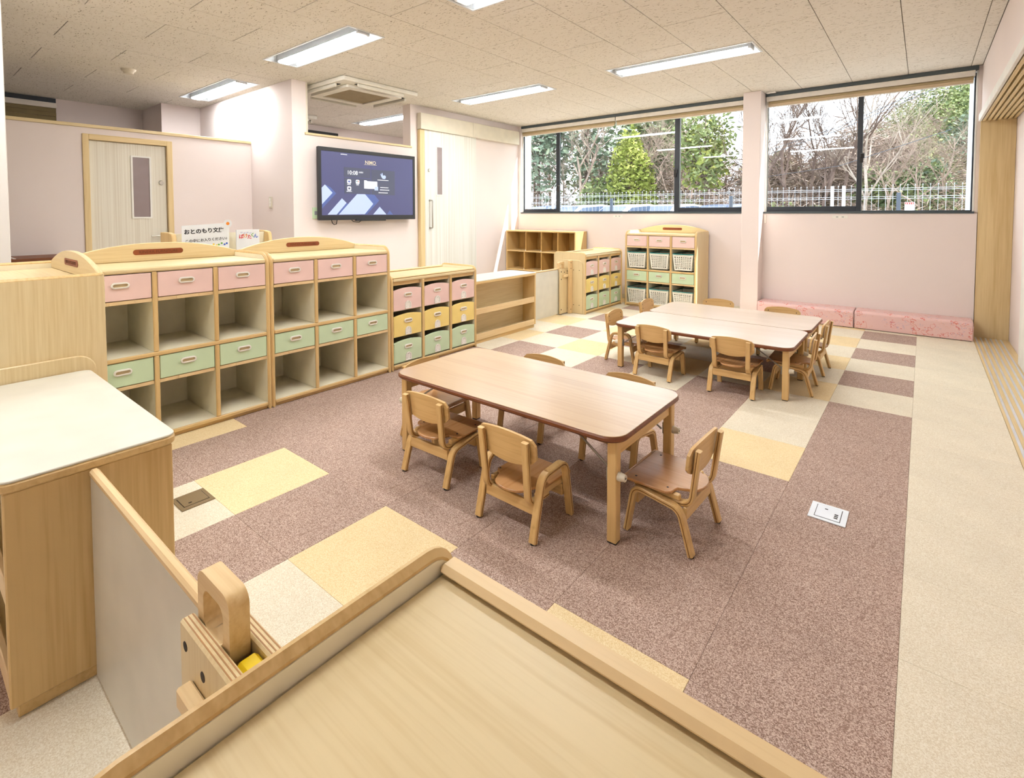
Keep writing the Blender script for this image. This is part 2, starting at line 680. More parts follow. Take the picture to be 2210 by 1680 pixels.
def copy_tree(root, loc=None, rz=None, label=None, group=None):
    def rec(o, parent):
        c = o.copy()
        COL.objects.link(c)
        c.parent = parent
        for ch in list(o.children):
            rec(ch, c)
        return c
    c = rec(root, None)
    if loc is not None:
        c.location = loc
    if rz is not None:
        c.rotation_euler = (0, 0, rz)
    if label:
        c['label'] = label
    if group:
        c['group'] = group
    return c


def rrect(cx, cy, w, h, r, n=6, corners=(1, 1, 1, 1)):
    """rounded rectangle outline, counter-clockwise from the right-bottom corner"""
    pts = []
    for k, (sx, sy, a0) in enumerate(((1, -1, -90), (1, 1, 0), (-1, 1, 90), (-1, -1, 180))):
        x, y = cx + sx * w / 2, cy + sy * h / 2
        if not corners[k] or r <= 0:
            pts.append((x, y))
            continue
        ox, oy = x - sx * r, y - sy * r
        for i in range(n + 1):
            t = R(a0 + 90 * i / n)
            pts.append((ox + r * math.cos(t), oy + r * math.sin(t)))
    return pts


def fillet(pts, radii, n=6):
    """round the inner corners of an open 3-D polyline"""
    out = [Vector(pts[0])]
    for i in range(1, len(pts) - 1):
        p0, p1, p2 = Vector(pts[i - 1]), Vector(pts[i]), Vector(pts[i + 1])
        r = radii[i - 1]
        a, c = (p0 - p1).normalized(), (p2 - p1).normalized()
        ang = a.angle(c)
        d = min(r / math.tan(ang / 2), (p0 - p1).length * .49, (p2 - p1).length * .49)
        q0, q2 = p1 + a * d, p1 + c * d
        for k in range(n + 1):
            t = k / n
            out.append((1 - t) ** 2 * q0 + 2 * (1 - t) * t * p1 + t * t * q2)
    out.append(Vector(pts[-1]))
    return out


def text_mesh(body, size, mat, extrude=0.0003, align='CENTER', shear=0.0, offset=0.0):
    """lettering as a thin flat mesh in its own xy plane"""
    cu = bpy.data.curves.new('lettering', 'FONT')
    cu.body = body
    cu.size = size
    cu.extrude = extrude
    cu.align_x = align
    cu.align_y = 'CENTER'
    cu.shear = shear
    cu.offset = offset
    cu.resolution_u = 3
    ob = bpy.data.objects.new('lettering', cu)
    COL.objects.link(ob)
    dg = bpy.context.evaluated_depsgraph_get()
    me = bpy.data.meshes.new_from_object(ob.evaluated_get(dg))
    bpy.data.objects.remove(ob)
    bpy.data.curves.remove(cu)
    me.materials.clear()
    me.materials.append(MATS[mat])
    return me


FACE_X = (R(90), 0, R(90))       # flat text facing +x, reading towards +y
FACE_PY = (R(90), 0, R(180))     # facing +y
FACE_NY = (R(90), 0, 0)          # facing -y

# ================================================================== SETTING
CEIL = 2.5
TILE = 0.4

# ---- floor with loose-laid carpet tiles
mb = MB().mat('carpet_beige').box(-8.2, 0.66, -7.2, 0.6, -0.12, -0.006)
floor = struct(mb.build('floor', smooth=False))


def tile_mesh(mat):
    g = 0.0003
    t = MB().mat(mat)
    t.box(g, TILE - g, g, TILE - g, -0.0058, 0.0, 0.0007)
    return t.mesh('carpet_tile', smooth=False)


TM = {c: tile_mesh('carpet_' + c) for c in ('brown', 'beige', 'yellow')}


def tile_colour(i, j):
    if i >= 0:
        return 'beige'
    if j >= -6:                                   # checker in front of the windows
        if i % 2:
            return 'brown' if j % 2 else 'beige'
        return 'yellow' if j % 2 == 0 else 'beige'
    if j == -7:
        return 'brown' if i % 2 else 'beige'
    if j == -8:
        return 'beige' if i == -2 else 'brown'
    if j == -9:
        return 'yellow' if i == -2 else 'brown'
    if j in (-10, -11, -12):
        return 'brown'
    if j == -13:
        return 'yellow' if i % 2 == 0 else 'brown'
    return 'beige' if i % 2 == 0 else 'brown'


for j in range(-16, 1):
    for i in range(-12, 1):
        if i < -9 and j > -12:
            continue
        put('carpet_tile', TM[tile_colour(i, j)], floor, (i * TILE, j * TILE, 0))

# ---- ceiling of staggered mineral boards with cut-outs for the lamps
LAMPS = [(-3.865, -3.70), (-6.05, -3.63), (-3.76, -1.505), (-1.70, -1.505), (-1.70, -3.65), (-6.02, -1.37), (-1.70, -5.80), (-3.865, -5.80)]  # last two are added out of view, continuing the grid to brighten the foreground
LL, LW = 1.27, 0.30
mb = MB().mat('ceiling_gap')
mb.box(-8.2, 0.66, -7.2, 0.44, CEIL + 0.07, CEIL + 0.2)
ceiling = struct(mb.build('ceiling', smooth=False))


def cut(rects, hole):
    out = []
    hx0, hx1, hy0, hy1 = hole
    for x0, x1, y0, y1 in rects:
        if x1 <= hx0 or x0 >= hx1 or y1 <= hy0 or y0 >= hy1:
            out.append((x0, x1, y0, y1))
            continue
        if x0 < hx0: out.append((x0, hx0, y0, y1))
        if x1 > hx1: out.append((hx1, x1, y0, y1))
        a, c = max(x0, hx0), min(x1, hx1)
        if y0 < hy0: out.append((a, c, y0, hy0))
        if y1 > hy1: out.append((a, c, hy1, y1))
    return out


holes = [(x - LL / 2, x + LL / 2, y - LW / 2, y + LW / 2) for x, y in LAMPS]
BW, BL, G = 0.455, 0.91, 0.0022
s_i = 0
x = 0.33 + BW
while x > -8.0:
    x0, x1 = x - BW, min(x, 0.41)
    y = 0.32 - (BL / 2 if s_i % 2 else 0) + BL
    while y > -7.0:
        y0, y1 = max(y - BL, -7.1), min(y, 0.34)
        if y1 - y0 > 0.02:
            rects = [(x0 + G, x1 - G, y0 + G, y1 - G)]
            for h in holes:
                rects = cut(rects, h)
            if rects:
                b = MB().mat('ceiling_rockwool')
                for r in rects:
                    b.box(r[0], r[1], r[2], r[3], CEIL, CEIL + 0.009, 0.0012 if len(rects) == 1 else 0)
                b.build('ceiling_board', parent=ceiling, smooth=False)
        y -= BL
    x -= BW
    s_i += 1
# ceiling void closed behind the boards
mb = MB().mat('ceiling_gap')
rects = [(-8.2, 0.66, -7.2, 0.43)]
for h in holes:
    rects = cut(rects, h)
for r in rects:
    mb.box(r[0], r[1], r[2], r[3], CEIL + 0.010, CEIL + 0.016)
mb.build('ceiling_backing', parent=ceiling, smooth=False)

# ---- walls
XT = -4.94      # screen wall
mb = MB().mat('pink_wall')
mb.box(-5.08, XT, -3.37, -3.22, 0, CEIL)
mb.box(-5.08, XT, -3.22, -1.846, 0, 1.965)
mb.box(-5.08, XT, -1.846, 0.32, 0, CEIL)
struct(mb.build('wall_left', smooth=False))
mb = MB().mat('pink_wall')
mb.box(-8.1, -5.08, -3.37, -3.25, 0, CEIL)
struct(mb.build('wall_return', smooth=False))
mb = MB().mat('pink_wall')
mb.box(-5.08, 0.404, 0.32, 0.44, 0, 1.145)
mb.box(0.404, 0.75, 0.36, 0.44, 0, 1.145)
mb.box(-5.08, -4.89, 0.32, 0.44, 1.145, CEIL)
mb.box(0.385, 0.75, 0.36, 0.44, 1.145, CEIL)
mb.box(-4.89, 0.385, 0.395, 0.44, 2.46, CEIL + .05)
struct(mb.build('wall_far', smooth=False))
mb = MB().mat('pink_wall')
mb.box(-1.585, -1.40, 0.13, 0.44, 0, CEIL, 0.004)
struct(mb.build('wall_pilaster', smooth=False))
mb = MB().mat('pink_wall')
mb.box(0.412, 0.64, -7.1, 0.36, 2.03, CEIL)
mb.box(0.645, 0.76, -7.1, 0.50, 0, 2.05)
struct(mb.build('wall_right', smooth=False))
mb = MB().mat('pink_wall')
mb.box(-8.1, 0.76, -7.2, -7.1, 0, CEIL)
struct(mb.build('wall_near', smooth=False))
mb = MB().mat('pink_wall')
mb.box(-7.36, -7.25, -3.80, 0.5, 0, CEIL)
mb.box(-7.95, -7.36, -3.80, -3.70, 0, CEIL)
mb.box(-8.1, -7.95, -7.1, -3.25, 0, CEIL)
struct(mb.build('wall_store', smooth=False))
mb = MB().mat('pink_wall')
mb.box(-7.3, -4.9, 0.5, 0.6, 0, CEIL)
struct(mb.build('wall_store_end', smooth=False))
mb = MB().mat('pink_wall')
mb.box(-5.95, -5.85, -7.1, -4.845, 0, 1.925)
mb.box(-5.95, -5.85, -4.16, -3.37, 0, 1.925)
mb.box(-5.95, -5.85, -4.845, -4.16, 1.86, 1.925)
struct(mb.build('wall_partition', smooth=False))
mb = MB().mat('maple_y')
mb.box(-5.97, -5.835, -7.1, -3.371, 1.926, 1.955, 0.003)
struct(mb.build('trim_1', smooth=False))
mb = MB().mat('white_wall')
mb.box(-4.55, -4.15, -7.1, -5.535, 0, CEIL, 0.004)
struct(mb.build('wall_stub', smooth=False))
# skirting
mb = MB().mat('plate_cream')
mb.box(-4.9, -1.60, 0.305, 0.319, 0, 0.055, 0.003)
struct(mb.build('baseboard_far', smooth=False))
mb = MB().mat('plate_cream')
mb.box(XT + 0.001, XT + 0.014, -3.37, -1.74, 0, 0.055, 0.003)
struct(mb.build('baseboard_left', smooth=False))

# timber jamb panel at the end of the door track, slatted soffit and floor track
mb = MB().mat('jamb_z').box(0.408, 0.644, 0.325, 0.3595, 0, 2.03, 0.002)
struct(mb.build('trim_2', smooth=False))
tr = struct(MB().mat('jamb_y').box(0.405, 0.644, -7.1, 0.3595, 2.02, 2.029).build('trim_3', smooth=False))
for k in range(7):
    xx = 0.418 + k * 0.0335
    MB().mat('jamb_y').box(xx, xx + 0.021, -7.0, 0.324, 1.985, 2.02, 0.003).build('slat', parent=tr, smooth=False)
MB().mat('white_paint').box(0.392, 0.411, -7.05, 0.318, 1.985, 2.05, 0.003).build('edge_strip', parent=tr, smooth=False)
ft = struct(MB().mat('jamb_y').box(0.401, 0.644, -7.05, 0.324, -0.0055, 0.002).build('trim_4', smooth=False))
for xx in (0.421, 0.455, 0.489, 0.523, 0.557, 0.591):
    MB().mat('aluminium').box(xx - 0.0065, xx + 0.0065, -7.0, 0.322, 0.0015, 0.0045, 0.001).build('rail', parent=ft, smooth=False)

# ---- right-hand sliding door leaf
d3 = struct(MB().mat('white_paint').box(0.606, 0.634, -1.75, -0.62, 0.006, 1.98, 0.003).build('door_3', smooth=False))
MB().mat('hole').prism(rrect(-0.745, 1.06, 0.022, 0.19, 0.010), 'yz', 0.6045, 0.6065).build('finger_pull', parent=d3)
MB().mat('ink_red').box(0.6045, 0.6065, -0.80, -0.745, 1.36, 1.40).build('sticker', parent=d3, smooth=False)

# ---- screen-wall sliding door with its head box
d1 = struct(MB().mat('door_white').box(XT + 0.012, XT + 0.045, -1.655, -0.70, 0.01, 2.21, 0.002).build('door_1', smooth=False))
MB().mat('jamb_z').box(XT + 0.001, XT + 0.05, -1.735, -1.66, 0, 2.20, 0.002).build('jamb', parent=d1, smooth=False)
hb = MB().mat('plate_cream').box(XT + 0.001, XT + 0.075, -1.74, 0.25, 2.205, 2.405, 0.003).build('head_box', parent=d1, smooth=False)
MB().mat('plate_cream').box(XT + 0.0752, XT + 0.078, -0.79, -0.69, 2.21, 2.40).build('cover_strip', parent=hb, smooth=False)
sl = MB().mat('white_paint').ring(rrect(-1.405, 1.70, 0.115, 0.64, 0.004, 1), rrect(-1.405, 1.70, 0.088, 0.61, 0.003, 1), 'yz', XT + 0.0445, XT + 0.051).build('vision_frame', parent=d1, smooth=False)
MB().mat('grey_glass').box(XT + 0.0445, XT + 0.0465, -1.45, -1.36, 1.395, 2.005).build('vision_pane', parent=d1, smooth=False)
hd = MB().mat('chrome')
hd.tube(fillet([(XT + 0.045, -1.575, 1.315), (XT + 0.095, -1.575, 1.315), (XT + 0.095, -1.575, 0.965), (XT + 0.045, -1.575, 0.965)], [0.012, 0.012], 3), 0.009, 8)
hd.cyl((XT + 0.045, -1.575, 1.315), (XT + 0.05, -1.575, 1.315), 0.016)
hd.cyl((XT + 0.045, -1.575, 0.965), (XT + 0.05, -1.575, 0.965), 0.016)
hd.build('pull_handle', parent=d1)
MB().mat('chrome').cyl((XT + 0.045, -1.585, 1.70), (XT + 0.06, -1.585, 1.70), 0.02, 0.017, 14).build('lock', parent=d1)

# ---- hinged door in the low partition
d2 = struct(MB().mat('door_cream').box(-5.905, -5.872, -4.80, -4.195, 0.008, 1.815, 0.002).build('door_2', smooth=False))
for nm, yy in (('jamb', (-4.85, -4.803)), ('jamb', (-4.192, -4.145))):
    MB().mat('jamb_z').box(-5.955, -5.838, yy[0], yy[1], 0, 1.87, 0.003).build(nm, parent=d2, smooth=False)
MB().mat('jamb_y').box(-5.955, -5.838, -4.803, -4.192, 1.82, 1.87, 0.003).build('door_head', parent=d2, smooth=False)
MB().mat('white_paint').ring(rrect(-4.405, 1.405, 0.165, 0.60, 0.004, 1), rrect(-4.405, 1.405, 0.135, 0.57, 0.003, 1), 'yz', -5.8725, -5.864).build('vision_frame', parent=d2, smooth=False)
MB().mat('grey_glass').box(-5.8725, -5.870, -4.475, -4.335, 1.118, 1.692).build('vision_pane', parent=d2, smooth=False)
lv = MB().mat('chrome')
lv.cyl((-5.872, -4.235, 0.935), (-5.862, -4.235, 0.935), 0.026, 0.024, 16)
lv.tube(fillet([(-5.866, -4.235, 0.935), (-5.822, -4.235, 0.935), (-5.822, -4.345, 0.93)], [0.015], 4), 0.009, 8)
lv.build('lever_handle', parent=d2)
MB().mat('chrome').cyl((-5.872, -4.240, 1.455), (-5.855, -4.240, 1.455), 0.022, 0.018, 14).build('lock', parent=d2)

# ---- glazed opening above the screen
w3 = struct(MB().mat('maple_y').box(-5.085, XT + 0.012, -3.238, -1.828, 1.962, 1.986, 0.003).build('window_3', smooth=False))
MB().mat('plate_cream').box(-5.078, -4.942, -3.2195, -3.2, 1.988, CEIL - .001).build('reveal', parent=w3, smooth=False)

# ---- store-room window with a lowered slatted blind, seen over the partition
w4 = struct(MB().mat('black_frame').box(-7.949, -7.93, -5.4, -4.66, 2.445, 2.498).build('window_4', smooth=False))
MB().mat('blind_white').box(-7.949, -7.91, -5.4, -4.655, 2.385, 2.443, 0.002).build('head_rail', parent=w4, smooth=False)
for k in range(13):
    z1 = 2.384 - k * 0.048
    MB().mat('blind_dark').box(-7.94, -7.93 + (k % 2) * 0.003, -5.4, -4.66, z1 - 0.0465, z1, 0.002).build('slat', parent=w4, smooth=False)

# ---- windows of the far wall


def sash(parent, x0, x1, y, stile_l, stile_r, bottom, top=2.45, z0=1.165):
    m = MB().mat('black_frame')
    t = 0.014
    if stile_l: m.box(x0, x0 + stile_l, y - t, y + t, z0, top, 0.002)
    if stile_r: m.box(x1 - stile_r, x1, y - t, y + t, z0, top, 0.002)
    m.box(x0 + stile_l, x1 - stile_r, y - t, y + t, z0, z0 + bottom, 0.002)
    m.box(x0 + stile_l, x1 - stile_r, y - t, y + t, top - 0.04, top, 0.002)
    s = m.build('sash', parent=parent, smooth=False)
    MB().mat('window_glass').box(x0 + stile_l * .6, x1 - stile_r * .6, y - 0.002, y + 0.002, z0 + bottom * .6, top - 0.02).build('pane', parent=s, smooth=False)
    return s


def window(name, x0, x1):
    f = MB().mat('track_metal')
    f.box(x0, x1, 0.31, 0.435, 1.1455, 1.166, 0.002)
    f.box(x0, x1, 0.322, 0.392, 2.462, 2.499, 0.002)
    f.mat('white_paint')
    f.box(x0, x0 + 0.012, 0.36, 0.435, 1.166, 2.46)
    f.box(x1 - 0.012, x1, 0.36, 0.435, 1.166, 2.46)
    return struct(f.build(name, smooth=False))


w1 = window('window_1', -4.889, -1.587)
sA = sash(w1, -4.877, -4.205, 0.388, 0.012, 0.062, 0.05)
sash(w1, -4.26, -2.40, 0.418, 0.012, 0.012, 0.012)
sC = sash(w1, -2.462, -1.60, 0.388, 0.066, 0.012, 0.055)
w2 = window('window_2', -1.399, 0.384)
sD = sash(w2, -1.387, -0.483, 0.388, 0.012, 0.046, 0.058)
sash(w2, -0.53, 0.372, 0.418, 0.012, 0.012, 0.012)
for s_, xx, zz in ((sA, -4.222, 1.52), (sC, -2.448, 1.66), (sD, -0.49, 1.72)):
    c = MB().mat('black_rubber')
    c.box(xx - 0.016, xx + 0.016, 0.36, 0.3735, zz - 0.05, zz + 0.05, 0.004)
    c.box(xx - 0.010, xx + 0.026, 0.345, 0.3595, zz - 0.005, zz + 0.045, 0.005)
    c.build('latch', parent=s_, smooth=False)


def blind(x0, x1, label):
    t = thing('roller_blind', label, 'blind', ((x0 + x1) / 2, 0.352, 2.345), 0, 'roller blinds drawn up at the window tops')
    h = (x1 - x0) / 2 - 0.004
    MB().mat('blind_white').box(-h, h, -0.028, 0.028, 0.062, 0.115, 0.004).build('head_box', parent=t, smooth=False)
    r = MB().mat('blind_fabric')
    r.cyl((-h + 0.01, 0.0, 0.042), (h - 0.01, 0.0, 0.042), 0.021, n=18)
    r.build('roll', parent=t)
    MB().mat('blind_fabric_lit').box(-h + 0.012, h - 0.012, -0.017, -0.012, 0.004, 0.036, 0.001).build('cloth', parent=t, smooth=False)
    MB().mat('blind_white').box(-h + 0.012, h - 0.012, -0.02, -0.009, -0.006, 0.004, 0.002).build('bottom_bar', parent=t, smooth=False)
    return t


b1 = blind(-4.885, -3.275, 'tan roller blind at the left end of the long window')
b2 = blind(-3.270, -1.592, 'tan roller blind at the top of the long window beside the pilaster')
b3 = blind(-1.395, 0.365, 'tan roller blind above the right window')
for par, xx in ((b2, 0.815), (b3, -0.855)):
    c = MB().mat('white_plastic')
    c.tube([(xx, -0.03, 0.06), (xx, -0.034, -1.22)], 0.002, 5)
    c.tube([(xx - 0.014, -0.03, 0.06), (xx - 0.014, -0.034, -1.22)], 0.002, 5)
    c.box(xx - 0.02, xx + 0.006, -0.042, -0.028, -1.31, -1.215, 0.003)
    c.build('cord', parent=par)

# ---- ceiling lamps


def make_lamp():
    t = thing('ceiling_lamp', 'x', 'lamp', (0, 0, CEIL), 0, 'recessed ceiling lamps')
    hx, hy = LL / 2, LW / 2
    m = MB().mat('lamp_white')
    rim = 0.012
    o = [(-hx - rim, -hy - rim), (hx + rim, -hy - rim), (hx + rim, hy + rim), (-hx - rim, hy + rim)]
    i_ = [(-hx + .002, -hy + .002), (hx - .002, -hy + .002), (hx - .002, hy - .002), (-hx + .002, hy - .002)]
    m.ring(o, i_, 'xy', -0.005, -0.0005)
    m.build('rim', parent=t, smooth=False)
    m = MB().mat('lamp_reflector')
    tx, ty, d = hx - 0.045, hy - 0.06, 0.058
    vs = [(p[0], p[1], 0) for p in i_] + [(-tx, -ty, d), (tx, -ty, d), (tx, ty, d), (-tx, ty, d)]
    m.add(vs, [(0, 1, 5, 4), (1, 2, 6, 5), (2, 3, 7, 6), (3, 0, 4, 7), (4, 5, 6, 7)])
    m.build('reflector', parent=t, smooth=False, recalc=False)
    m = MB().mat('lamp_white')
    m.box(-hx + 0.055, hx - 0.055, -0.056, 0.056, -0.002, 0.056, 0.002)
    lb_ = m.build('light_bar', parent=t, smooth=False)
    m = MB().mat('lamp_glow')
    m.prism([(-0.055, -0.0024), (-0.050, -0.012), (-0.036, -0.018), (0.036, -0.018), (0.050, -0.012), (0.055, -0.0024)], 'yz', -hx + 0.056, hx - 0.056)
    m.build('diffuser', parent=lb_)
    for sx in (-1, 1):
        MB().mat('lamp_white').box(sx * (hx - 0.054), sx * (hx - 0.03), -0.054, 0.054, -0.014, 0.055, 0.002).build('end_cap', parent=t, smooth=False)
    return t


lamp_labels = ['recessed ceiling lamp above the pair of tall drawer shelves', 'recessed ceiling lamp over the partition by the grey-lit return wall',
               'recessed ceiling lamp right of the ceiling air conditioner', 'recessed ceiling lamp nearest the windows and pilaster',
               'recessed ceiling lamp cut by the top edge of the photo', 'recessed ceiling lamp seen through the opening above the screen',
               'added ceiling lamp out of view above the foreground shelf top', 'added ceiling lamp out of view above the low cabinet at the left']
lamp0 = make_lamp()
for k, ((lx, ly), lb) in enumerate(zip(LAMPS, lamp_labels)):
    o = lamp0 if k == 0 else copy_tree(lamp0)
    o.location = (lx, ly, CEIL)
    o['label'] = lb

# ---- ceiling air conditioner


def make_ac(loc, sc, label, group=None):
    t = thing('air_conditioner', label, 'air conditioner', loc, 0, group)
    h = 0.475
    ow = rrect(0, 0, 2 * h, 2 * h, 0.02, 3)
    m = MB().mat('ac_white').prism(ow, 'xy', -0.028, -0.001, 0.006)
    m.build('panel', parent=t)
    m = MB().mat('ac_white').ring(rrect(0, 0, 0.70, 0.70, 0.02, 3), rrect(0, 0, 0.52, 0.52, 0.01, 3), 'xy', -0.046, -0.0285)
    m.build('inlet_frame', parent=t)
    m = MB().mat('ac_grille')
    m.box(-0.258, 0.258, -0.258, 0.258, -0.036, -0.0285)
    for k in range(26):
        q = -0.25 + k * 0.02
        m.box(q, q + 0.008, -0.255, 0.255, -0.040, -0.036)
    m.build('grille', parent=t, smooth=False)
    for k in range(4):
        m = MB().mat('black_rubber')
        m.box(-0.29, 0.29, 0.385, 0.425, -0.0305, -0.0282)
        m.mat('ac_white').box(-0.29, 0.29, 0.428, 0.452, -0.05, -0.0285, 0.004)
        o = m.build('louvre', parent=t, smooth=False)
        o.rotation_euler[2] = k * math.pi / 2
    t.scale = (sc, sc, 1.6)
    return t


make_ac((-4.87, -2.66, CEIL), 1.0, 'white square ceiling air conditioner in front of the interior opening')
make_ac((-6.85, -2.42, CEIL), 0.6, 'small ceiling air conditioner in the room beyond the interior opening')

# smoke detector
t = thing('smoke_detector', 'cream round smoke detector on the ceiling above the partition', 'smoke detector', (-5.80, -4.50, CEIL))
MB().mat('plate_cream').cyl((0, 0, -0.022), (0, 0, -0.0005), 0.052, 0.06, 24).build('base', parent=t)
MB().mat('plate_cream').cyl((0, 0, -0.042), (0, 0, -0.0215), 0.034, 0.046, 24).build('cap', parent=t)
t = thing('ceiling_sensor', 'small white sensor on the ceiling beside the pilaster', 'sensor', (-1.33, 0.27, CEIL))
MB().mat('white_plastic').box(-0.05, 0.05, -0.018, 0.018, -0.018, -0.0005, 0.005).build('body', parent=t)
MB().mat('outlet_grey').cyl((0, 0, -0.022), (0, 0, -0.0175), 0.010, 0.012, 10).build('lens', parent=t)

# ================================================================== FURNITURE


def handle_mesh(w=0.074, h=0.030):
    m = MB().mat('white_plastic')
    r = h / 2
    n = 5
    o, i_ = rrect(0, 0, w, h, r * .98, n), rrect(0, 0, w - 0.014, h - 0.014, (h - 0.014) / 2 * .98, n)
    mid = rrect(0, 0, w - 0.006, h - 0.006, (h - 0.006) / 2 * .98, n)
    m.ring(o, i_, 'xz', 0.0, 0.006)
    m.ring(mid, i_, 'xz', 0.006, 0.009)
    m.mat('recess').prism(i_, 'xz', 0.0002, 0.0012)
    return m.mesh('handle')


def label_mesh():
    m = MB().mat('white_plastic')

    def arch(w, h, z0):
        r = w / 2
        pts = [(-r, z0), (r, z0)]
        for k in range(11):
            t = math.pi * k / 10
            pts.append((r * math.cos(t), z0 + h - r + r * math.sin(t)))
        return pts
    o, i_ = arch(0.056, 0.060, -0.03), arch(0.042, 0.046, -0.023)
    m.ring(o, i_, 'xz', 0.0, 0.006)
    m.prism(i_, 'xz', 0.0003, 0.003)
    m.mat('hole')
    for dx, dz in ((-0.015, -0.016), (0.015, -0.016), (0.0, 0.016)):
        m.cyl((dx, 0.0028, dz), (dx, 0.0036, dz), 0.0018, n=8)
    return m.mesh('label_holder')


HANDLE = handle_mesh()
LABELH = label_mesh()


def side_outline(D, H, rf, rb):
    pts = [(-D, 0.0), (0.0, 0.0)]
    for k in range(7):
        t = R(90 * k / 6)
        pts.append((-rf + rf * math.cos(t), H - rf + rf * math.sin(t)))
    if rb > 0:
        for k in range(7):
            t = R(90 + 90 * k / 6)
            pts.append((-D + rb + rb * math.cos(t), H - rb + rb * math.sin(t)))
    else:
        pts.append((-D, H))
    return pts


def inset_outline(D, H, rf, rb, e, z0):
    pts = side_outline(D - 2 * e if rb > 0 else D - e, H - e, max(rf - e, .004), max(rb - e, .004) if rb > 0 else 0)
    return [(u - e, max(v, z0)) for u, v in pts]


def side_panel(root, sx, W, D, H, rf, rb, th=0.021):
    x_out, x_in = sx * W / 2, sx * (W / 2 - th)
    p = MB().mat('edge_z').prism(side_outline(D, H, rf, rb), 'yz', min(x_out, x_in), max(x_out, x_in), 0.008).build('side_panel', parent=root)
    a, c = sorted((x_in, x_in - sx * 0.0014))
    MB().mat('cream').prism(inset_outline(D, H, rf, rb, 0.012, 0.04), 'yz', a, c).build('lining', parent=p, smooth=False)
    a, c = sorted((x_out, x_out + sx * 0.0012))
    MB().mat('maple_z').prism(inset_outline(D, H, rf, rb, 0.010, 0.004), 'yz', a, c).build('veneer', parent=p, smooth=False)
    return p


def make_tall_shelf():
    W, D, H = 0.87, 0.43, 0.922
    root = thing('drawer_shelf', 'x', 'shelf', (0, 0, 0), 0, 'tall drawer shelves with arched backs')
    for sx in (-1, 1):
        side_panel(root, sx, W, D, H, 0.07, 0.0)
    iw = W / 2 - 0.0215
    MB().mat('maple_x').box(-iw, iw, -D + 0.001, -0.006, 0.862, 0.886, 0.006).build('top_board', parent=root, smooth=False)
    MB().mat('edge_x').box(-iw, iw, -D + 0.03, -0.022, 0.0, 0.02).build('plinth', parent=root, smooth=False)
    for z0, nm in ((0.0205, 'bottom_board'), (0.438, 'middle_board')):
        b = MB().mat('cream').box(-iw, iw, -D + 0.001, -0.016, z0, z0 + 0.019).build(nm, parent=root, smooth=False)
        MB().mat('edge_x').box(-iw, iw, -0.0158, -0.003, z0 - 0.001, z0 + 0.020, 0.004).build('edge_strip', parent=b, smooth=False)
    MB().mat('cream').box(-iw, iw, -D - 0.006, -D - 0.0002, 0.03, 0.885).build('back_panel', parent=root, smooth=False)
    # arched back board with its name plate
    n = 20
    pts = [(-W / 2 + 0.002, 0.8865), (W / 2 - 0.002, 0.8865)]
    for k in range(n + 1):
        u = 1 - 2 * k / n
        pts.append((u * (W / 2 - 0.002), 0.918 + 0.070 * (1 - abs(u) ** 2.2)))
    ar = MB().mat('maple_x').prism(pts, 'xz', -D - 0.0, -D + 0.018, 0.003).build('arched_back', parent=root)
    pl = MB().mat('plate_wood').prism(rrect(0, 0.937, 0.245, 0.030, 0.0145, 6), 'xz', -D + 0.0182, -D + 0.0195).build('name_plate', parent=root)
    o = put('lettering', TXT['kinder'], pl, (0, -D + 0.0199, 0.937))
    o.rotation_euler = FACE_PY
    cw = (2 * iw - 2 * 0.022) / 3
    xs = [-iw + cw / 2 + k * (cw + 0.022) for k in range(3)]
    for k in (0, 1):
        xd = xs[k] + cw / 2
        for z0, z1 in ((0.0405, 0.437), (0.4585, 0.8615)):
            d = MB().mat('cream').box(xd + 0.001, xd + 0.021, -D + 0.002, -0.015, z0, z1).build('divider', parent=root, smooth=False)
            MB().mat('edge_z').box(xd, xd + 0.022, -0.0148, -0.002, z0, z1, 0.004).build('edge_strip', parent=d, smooth=False)
    for z0, z1, colr in ((0.734, 0.858, 'pink_front'), (0.318, 0.434, 'green_front')):
        h = z1 - z0
        m = MB().mat(colr).box(-cw / 2 + 0.003, cw / 2 - 0.003, -0.016, 0.0, -h / 2, h / 2, 0.002)
        m.mat('cream')
        m.box(-cw / 2 + 0.006, cw / 2 - 0.006, -0.36, -0.0162, -h / 2 + 0.004, -h / 2 + 0.09)
        dm = m.mesh('drawer', smooth=False)
        for xx in xs:
            dr = put('drawer', dm, root, (xx, -0.008, (z0 + z1) / 2))
            put('handle', HANDLE, dr, (0, 0.0001, 0.012))
            # rail under the drawer with the loose finger piece in its middle
            rl = MB().mat('beech_light_x').box(xx - cw / 2 + .0005, xx + cw / 2 - .0005, -0.036, -0.012, z0 - 0.021, z0 - 0.003, 0.001).build('drawer_rail', parent=root, smooth=False)
            MB().mat('beech_light_x').box(xx - 0.055, xx + 0.045, -0.0118, -0.009, z0 - 0.020, z0 - 0.004, 0.0012).build('joint_piece', parent=rl, smooth=False)
            MB().mat('cream').box(xx - cw / 2 + .0005, xx + cw / 2 - .0005, -D + 0.004, -0.0365, z0 - 0.018, z0 - 0.008).build('drawer_floor', parent=root, smooth=False)
    return root


